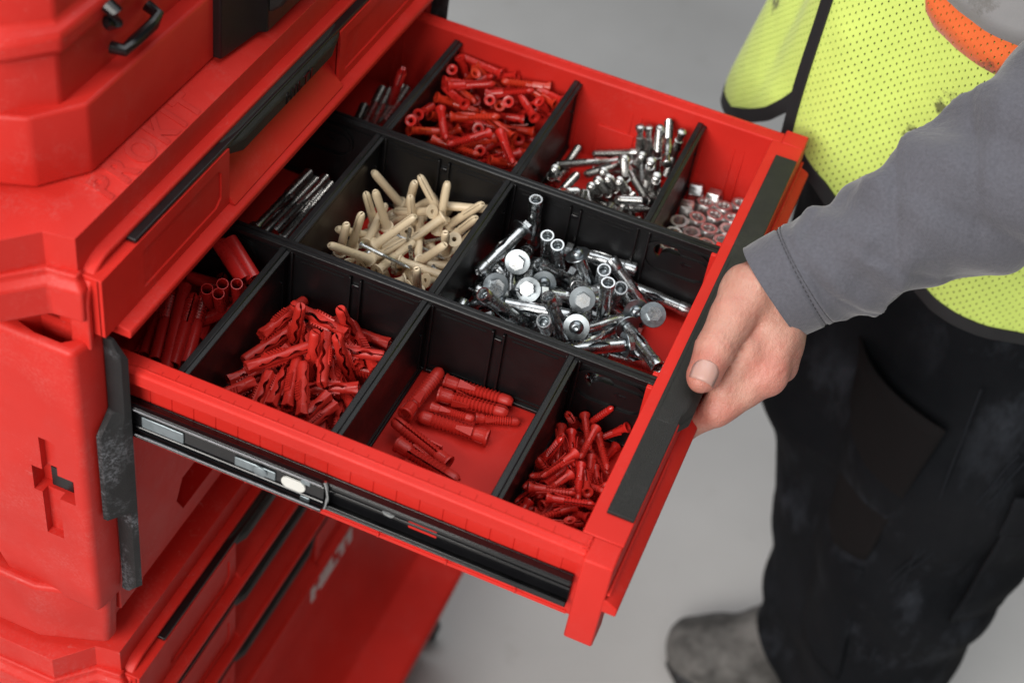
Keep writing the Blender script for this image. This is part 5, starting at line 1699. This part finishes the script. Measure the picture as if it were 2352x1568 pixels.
NS, NA = 170, 120
TH0 = 5.1
rings = []
for k in range(NS + 1):
    t = k / NS
    c = spline(path, t)
    d = spline(path, t + 0.01) - spline(path, t - 0.01)
    d = d / np.linalg.norm(d)
    a = np.cross(d, (0.18, -0.70, 0.69))
    a /= np.linalg.norm(a)
    b = np.cross(d, a)
    R0 = float(spline([(q, 0, 0) for q in rad], t)[0])
    ring = []
    for i in range(NA):
        th = 2 * math.pi * i / NA
        f = 0.0
        s = t * 0.37
        if t > 0.255:
            g = min(1, (t - 0.255) / 0.12)
            f += g * 0.0026 * math.sin(2 * th + 95 * s + 1.2 * math.sin(3 * th + 20 * s)) * (0.4 + 0.6 * math.cos(th - 0.6) ** 2)
            f += g * 0.0020 * math.sin(-3 * th + 170 * s + 2.0)
            u1 = abs(math.sin(s * 46 + th * 1.1 + 0.8 * math.sin(s * 31)))
            f -= g * 0.0050 * (1 - u1) ** 3 * max(0, math.cos(th - 4.2)) ** 1.2
            u2 = abs(math.sin(s * 62 - th * 1.6 + 1.1))
            f -= g * 0.0036 * (1 - u2) ** 3 * max(0, math.cos(th - 5.3))
            f -= g * 0.0070 * math.exp(-((s - 0.108) / 0.010) ** 2 - ((((th - TH0 + math.pi) % (2 * math.pi)) - math.pi) / 0.45) ** 2)
            f += g * 0.0036 * math.exp(-((s - 0.062) / 0.016) ** 2) * math.sin(3 * th + 60 * s - 0.5)
            f += g * 0.0040 * mnoise.noise(Vector((c[0] * 30 + math.cos(th) * 1.1, c[1] * 30 + math.sin(th) * 1.1, c[2] * 16)))
            rg = 1 - abs(mnoise.noise(Vector((s * 26 + 0.55 * math.sin(th + 0.5), math.cos(th) * 0.9, math.sin(th) * 0.9 + 4.2))))
            f += g * 0.0042 * (rg ** 4 - 0.40)
        f += 0.0010 * math.sin(2 * th + 0.7)
        if 0.205 * 0 <= t < 0.022:
            f += 0.0004
        if abs(t - 0.195) < 0.009:
            f -= 0.0011
        if abs(t - 0.245) < 0.007:
            f -= 0.0008
        rr = R0 + f
        ring.append(tuple(c + a * rr * math.cos(th) + b * rr * math.sin(th)))
    rings.append(ring)
inner = [[tuple(np.array(path[0]) + (np.array(p) - np.array(path[0])) * 0.93) for p in rings[0]],
         [tuple(np.array(spline(path, 0.12)) + (np.array(p) - np.array(spline(path, 0.12))) * 0.90) for p in rings[int(0.12 * NS)]]]
m = MB()
m.loft([inner[1], inner[0]] + rings, cap=False)
sleeve = m.build('sleeve', M['knit'], pe, smooth=80)
# two rows of stitches round the cuff
for tt_ in (0.195, 0.245):
    m = MB()
    k = int(tt_ * NS)
    c = spline(path, tt_)
    ring = rings[k]
    for i in range(0, NA):
        if i % 2 == 0:
            p0 = np.array(ring[i]) + (np.array(ring[i]) - c) * 0.012
            p1 = np.array(ring[(i + 1) % NA]) + (np.array(ring[(i + 1) % NA]) - c) * 0.012
            m.tube([p0, p0 + (p1 - p0) * 1.1], 0.00028, 4)
    m.build('stitching', M['stitch'], sleeve)

# vest, near panel
near = [(0.0005, 0.502), (0.040, 0.4830), (0.100, 0.4680), (0.175, 0.4600), (0.255, 0.4680), (0.330, 0.5000), (0.390, 0.560), (0.420, 0.650), (0.40, 0.74)]
far = [(0.004, 0.522), (-0.030, 0.545), (-0.058, 0.590), (-0.070, 0.645), (-0.060, 0.710), (-0.02, 0.770), (0.05, 0.80)]


def hem_near(x):
    return float(np.interp(x, [0.0, 0.02, 0.044, 0.058, 0.11, 0.165, 0.205, 0.245, 0.33, 0.42], [-0.040, -0.044, -0.057, -0.071, -0.100, -0.119, -0.1275, -0.1315, -0.136, -0.13]))


def hem_far(t):
    return float(np.interp(t, [0, 0.12, 0.30, 0.50, 0.75, 1.0], [-0.010, -0.050, -0.088, -0.104, -0.108, -0.108]))


def sheet(curve, hem, top, nu, nv, folds, t_of_x=False):
    P_, U = [], []
    prev = None
    arc = 0
    for i in range(nu + 1):
        t = i / nu
        q = spline([(a, b, 0) for a, b in curve], t)
        d = spline([(a, b, 0) for a, b in curve], t + 0.005) - spline([(a, b, 0) for a, b in curve], t - 0.005)
        nrm = np.array((d[1], -d[0], 0))
        nrm /= np.linalg.norm(nrm)
        if prev is not None:
            arc += float(np.linalg.norm(q - prev))
        prev = q
        zb = hem(q[0]) if t_of_x else hem(t)
        for j in range(nv + 1):
            v = j / nv
            z = zb + (top - zb) * v
            off = folds(arc, z, t)
            p = q + nrm * off
            P_.append((p[0], p[1], z))
            U.append((arc, z))
    fs = [(i * (nv + 1) + j, (i + 1) * (nv + 1) + j, (i + 1) * (nv + 1) + j + 1, i * (nv + 1) + j + 1) for i in range(nu) for j in range(nv)]
    return P_, U, fs


def near_folds(a, z, t):
    f = 0.0055 * math.sin(a * 42 + z * 9 + 0.6) * min(1, a / 0.05)
    f += 0.007 * mnoise.noise(Vector((a * 14, z * 6, 0.3))) + 0.0016 * mnoise.noise(Vector((a * 40, z * 14, 3.3)))
    f += 0.014 * max(0, z - 0.02) * math.sin(a * 9) - 0.012 * max(0, -z) * 2.0
    return f


def far_folds(a, z, t):
    return 0.003 * math.sin(a * 30 + 1.0) + 0.003 * mnoise.noise(Vector((a * 14, z * 6, 7.3))) + 0.20 * max(0, z + 0.08) * min(1, a / 0.06)


def sheet_obj(name, data, mat, parent, thick=0.0):
    P_, U, fs = data
    me = bpy.data.meshes.new(name)
    me.from_pydata(P_, [], fs)
    uv = me.uv_layers.new(name='UVMap')
    for l in me.loops:
        uv.data[l.index].uv = U[l.vertex_index]
    for p in me.polygons:
        p.use_smooth = True
    o = mesh_obj(name, me, mat, parent)
    if thick:
        s = o.modifiers.new('thick', 'SOLIDIFY')
        s.thickness = thick
    return o


vest = empty('vest')
vest.parent = pe
vest.location = -pe.location
nd = sheet(near, hem_near, 0.36, 120, 60, near_folds, True)
sheet_obj('near_panel', nd, M['hi_vis'], vest, 0.0008)
fd = sheet(far, hem_far, 0.36, 60, 50, far_folds)
sheet_obj('far_panel', fd, M['hi_vis'], vest, 0.0008)


def ribbon(name, pts, nrms, width_dirs, w, th, mat, parent):
    rings = []
    for p, n_, d_ in zip(pts, nrms, width_dirs):
        p, n_, d_ = Vector(p), Vector(n_).normalized(), Vector(d_).normalized()
        rings.append([p - n_ * th - d_ * w * 0.15, p + n_ * th - d_ * w * 0.15, p + n_ * th * 1.3 + d_ * w * 0.4, p + n_ * th + d_ * w, p - n_ * th + d_ * w])
    return MB().loft(rings).build(name, mat, parent, smooth=50, bevel=0.0006)


def col_of(d, nv, i):
    return d[0][i * (nv + 1):(i + 1) * (nv + 1)]


def ribbons_for(d, nu, nv, tagname):
    P_ = d[0]
    # hem
    pts, nr, wd = [], [], []
    for i in range(nu + 1):
        p = Vector(P_[i * (nv + 1)])
        a = Vector(P_[max(i - 1, 0) * (nv + 1)])
        b = Vector(P_[min(i + 1, nu) * (nv + 1)])
        t = (b - a).normalized()
        n_ = t.cross(Vector((0, 0, 1)))
        pts.append(p)
        nr.append(n_)
        wd.append(n_.cross(t) * -1 if (n_.cross(t)).z < 0 else n_.cross(t))
    ribbon('hem_binding', pts, nr, wd, 0.0105, 0.0018, M['binding'], vest)
    # front edge
    pts, nr, wd = [], [], []
    for j in range(nv + 1):
        p = Vector(P_[j])
        q = Vector(P_[(nv + 1) + j])
        d_ = (q - p).normalized()
        pts.append(p)
        nr.append(d_.cross(Vector((0, 0, 1))))
        wd.append(d_)
    ribbon('front_binding', pts, nr, wd, 0.0105, 0.0018, M['binding'], vest)


ribbons_for(nd, 120, 60, 'near')
ribbons_for(fd, 60, 50, 'far')


def band(name, x0, lo, hi, mat, off, thick):
    """a strip sewn on the near panel between two height curves"""
    P_, U = [], []
    nu, nv = 70, 16
    arc, prev = 0, None
    for i in range(nu + 1):
        t = 0.16 + 0.60 * i / nu
        q = spline([(a, b, 0) for a, b in near], t)
        tt2 = spline([(a, b, 0) for a, b in near], t + 0.005) - spline([(a, b, 0) for a, b in near], t - 0.005)
        nrm = np.array((tt2[1], -tt2[0], 0))
        nrm /= np.linalg.norm(nrm)
        a0 = sum(float(np.linalg.norm(spline([(a, b, 0) for a, b in near], (k + 1) / 60 * t) - spline([(a, b, 0) for a, b in near], k / 60 * t))) for k in range(60))
        x = max(q[0], x0)
        if q[0] < x0 - 0.004:
            continue
        zl, zh = lo(q[0]), hi(q[0])
        for j in range(nv + 1):
            z = zl + (zh - zl) * j / nv
            p = q + nrm * (near_folds(a0, z, t) + off)
            P_.append((p[0], p[1], z))
            U.append((a0, z))
    cols = len(P_) // (nv + 1)
    fs = [(i * (nv + 1) + j, (i + 1) * (nv + 1) + j, (i + 1) * (nv + 1) + j + 1, i * (nv + 1) + j + 1) for i in range(cols - 1) for j in range(nv)]
    return sheet_obj(name, (P_, U, fs), mat, vest, thick)


band('orange_band', 0.068, lambda x: float(np.interp(x, [0.064, 0.068, 0.074, 0.085, 0.107, 0.152, 0.25], [0.30, 0.150, 0.126, 0.115, 0.110, 0.107, 0.104])), lambda x: 0.33, M['orange'], 0.0012, 0.0008)
band('reflective_tape', 0.078, lambda x: float(np.interp(x, [0.074, 0.079, 0.084, 0.10, 0.12, 0.151, 0.25], [0.32, 0.152, 0.143, 0.139, 0.137, 0.136, 0.134])), lambda x: 0.335, M['reflective'], 0.0026, 0.0008)

# shirt body under the vest
pr = [('c', (0.19, 0.64, -0.05), (0.19, 0.66, 0.34), 0.128, 0.140), ('c', (0.25, 0.64, -0.05), (0.25, 0.66, 0.34), 0.128, 0.140), ('c', (0.10, 0.63, -0.03), (0.10, 0.65, 0.34), 0.105, 0.11)]
mesh_obj('shirt', field_mesh('shirt', pr, (-0.05, 0.44, -0.24), (0.46, 0.86, 0.42), 0.012, 0.05), M['knit'], pe)

# trousers: pelvis and two legs, with baggy folds
pr = [('c', (0.12, 0.635, -0.09), (0.27, 0.640, -0.11), 0.105, 0.118),
      ('c', (0.225, 0.625, -0.12), (0.250, 0.580, -0.36), 0.118, 0.104), ('c', (0.250, 0.575, -0.36), (0.258, 0.570, -0.52), 0.104, 0.092), ('c', (0.258, 0.570, -0.52), (0.285, 0.575, -0.86), 0.092, 0.074),
      ('c', (0.120, 0.660, -0.12), (0.135, 0.655, -0.40), 0.108, 0.090), ('c', (0.135, 0.655, -0.40), (0.172, 0.650, -0.56), 0.090, 0.064), ('c', (0.172, 0.650, -0.56), (0.205, 0.650, -0.70), 0.068, 0.072), ('c', (0.200, 0.648, -0.70), (0.206, 0.645, -0.80), 0.074, 0.070)]


def cloth_warp(X, Y, Z):
    a = np.zeros_like(X)
    b = c = 0
    rg = np.random.default_rng(11)
    for k in range(16):
        f = 14 + 5.5 * k
        d = np.array((rg.normal(0, 0.55), rg.normal(0, 0.45), 1.0))
        d /= np.linalg.norm(d)
        a = a + (0.0150 / f ** 0.5 * 0.32) * np.sin(f * (X * d[0] + Y * d[1] + Z * d[2]) + rg.uniform(0, 6.28))
    a = a * np.where(Z < -0.62, 1.35, 1.0)
    return a + b + c


tr = mesh_obj('trousers', field_mesh('trousers', pr, (-0.06, 0.40, -0.915), (0.48, 0.82, 0.06), 0.0065, 0.035, cloth_warp, 1), M['trousers'], pe)


def leg_patch(name, corners, mat, off=0.004):
    """cloth patch laid on the near leg: corners given as (angle about the leg, z)"""
    n1, n2 = 14, 14
    P_ = []
    for i in range(n1 + 1):
        for j in range(n2 + 1):
            u, v = i / n1, j / n2
            c = [np.array(q, float) for q in corners]
            q = c[0] * (1 - u) * (1 - v) + c[1] * u * (1 - v) + c[2] * u * v + c[3] * (1 - u) * v
            z = q[1]
            cx = float(np.interp(z, [-0.86, -0.52, -0.36, -0.12], [0.285, 0.258, 0.25, 0.23]))
            cy = float(np.interp(z, [-0.86, -0.52, -0.36, -0.12], [0.575, 0.570, 0.575, 0.59]))
            r = float(np.interp(z, [-0.86, -0.52, -0.36, -0.12], [0.074, 0.092, 0.104, 0.128]))
            a = math.radians(q[0])
            d = np.array((math.cos(a), math.sin(a)))
            w = -float(cloth_warp(np.array(cx + d[0] * r), np.array(cy + d[1] * r), np.array(z)))
            P_.append((cx + d[0] * (r + off + w), cy + d[1] * (r + off + w), z))
    fs = [(i * (n2 + 1) + j, (i + 1) * (n2 + 1) + j, (i + 1) * (n2 + 1) + j + 1, i * (n2 + 1) + j + 1) for i in range(n1) for j in range(n2)]
    me = bpy.data.meshes.new(name)
    me.from_pydata(P_, [], fs)
    for p in me.polygons:
        p.use_smooth = True
    o = mesh_obj(name, me, mat, tr)
    s = o.modifiers.new('thick', 'SOLIDIFY')
    s.thickness = 0.004
    s.offset = 1
    return o


leg_patch('thigh_patch', [(-178, -0.52), (-120, -0.47), (-100, -0.25), (-178, -0.25)], M['patch'], 0.0015)
leg_patch('knee_patch', [(-185, -0.66), (-112, -0.66), (-118, -0.48), (-185, -0.53)], M['trousers'], 0.003)
leg_patch('cargo_pocket', [(-62, -0.50), (-25, -0.50), (-25, -0.30), (-62, -0.30)], M['trousers'], 0.012)
leg_patch('pocket_flap', [(-66, -0.34), (-22, -0.34), (-22, -0.29), (-66, -0.29)], M['trousers'], 0.019)

def leg_point(ang, z, off):
    cx = float(np.interp(z, [-0.86, -0.52, -0.36, -0.12], [0.285, 0.258, 0.25, 0.23]))
    cy = float(np.interp(z, [-0.86, -0.52, -0.36, -0.12], [0.575, 0.570, 0.575, 0.60]))
    r = float(np.interp(z, [-0.86, -0.52, -0.36, -0.12], [0.074, 0.092, 0.104, 0.118]))
    a = math.radians(ang)
    w = -float(cloth_warp(np.array(cx + math.cos(a) * r), np.array(cy + math.sin(a) * r), np.array(z)))
    return (cx + math.cos(a) * (r + off + w), cy + math.sin(a) * (r + off + w), z)


for a0, a1, z0, z1 in ((-60, -118, -0.26, -0.58), (-66, -124, -0.26, -0.60), (-92, -96, -0.20, -0.60)):
    m = MB()
    m.tube([leg_point(a0 + (a1 - a0) * k / 24, z0 + (z1 - z0) * k / 24, 0.0025) for k in range(25)], 0.0014, 5)
    m.build('seam', M['seam'], tr)

# boot of the far leg
pr = [('e', (0.105, 0.612, -0.868), (0.062, 0.050, 0.046)), ('e', (0.195, 0.640, -0.862), (0.070, 0.046, 0.050)), ('c', (0.150, 0.625, -0.850), (0.200, 0.643, -0.790), 0.046, 0.050)]
boot = mesh_obj('boot', field_mesh('boot', pr, (0.02, 0.53, -0.899), (0.30, 0.72, -0.70), 0.006, 0.03, lambda X, Y, Z: 0.0015 * np.sin(120 * X + 60 * Z), 1), M['boot'], pe)
pts = [(0.052, 0.59), (0.075, 0.565), (0.120, 0.560), (0.190, 0.590), (0.262, 0.622), (0.268, 0.662), (0.245, 0.686), (0.170, 0.680), (0.090, 0.662), (0.056, 0.630)]
m = MB()
m.prism(pts, FLOOR + 0.001, FLOOR + 0.022, axis='z')
m.build('sole', M['black_rubber'], boot, bevel=0.004)
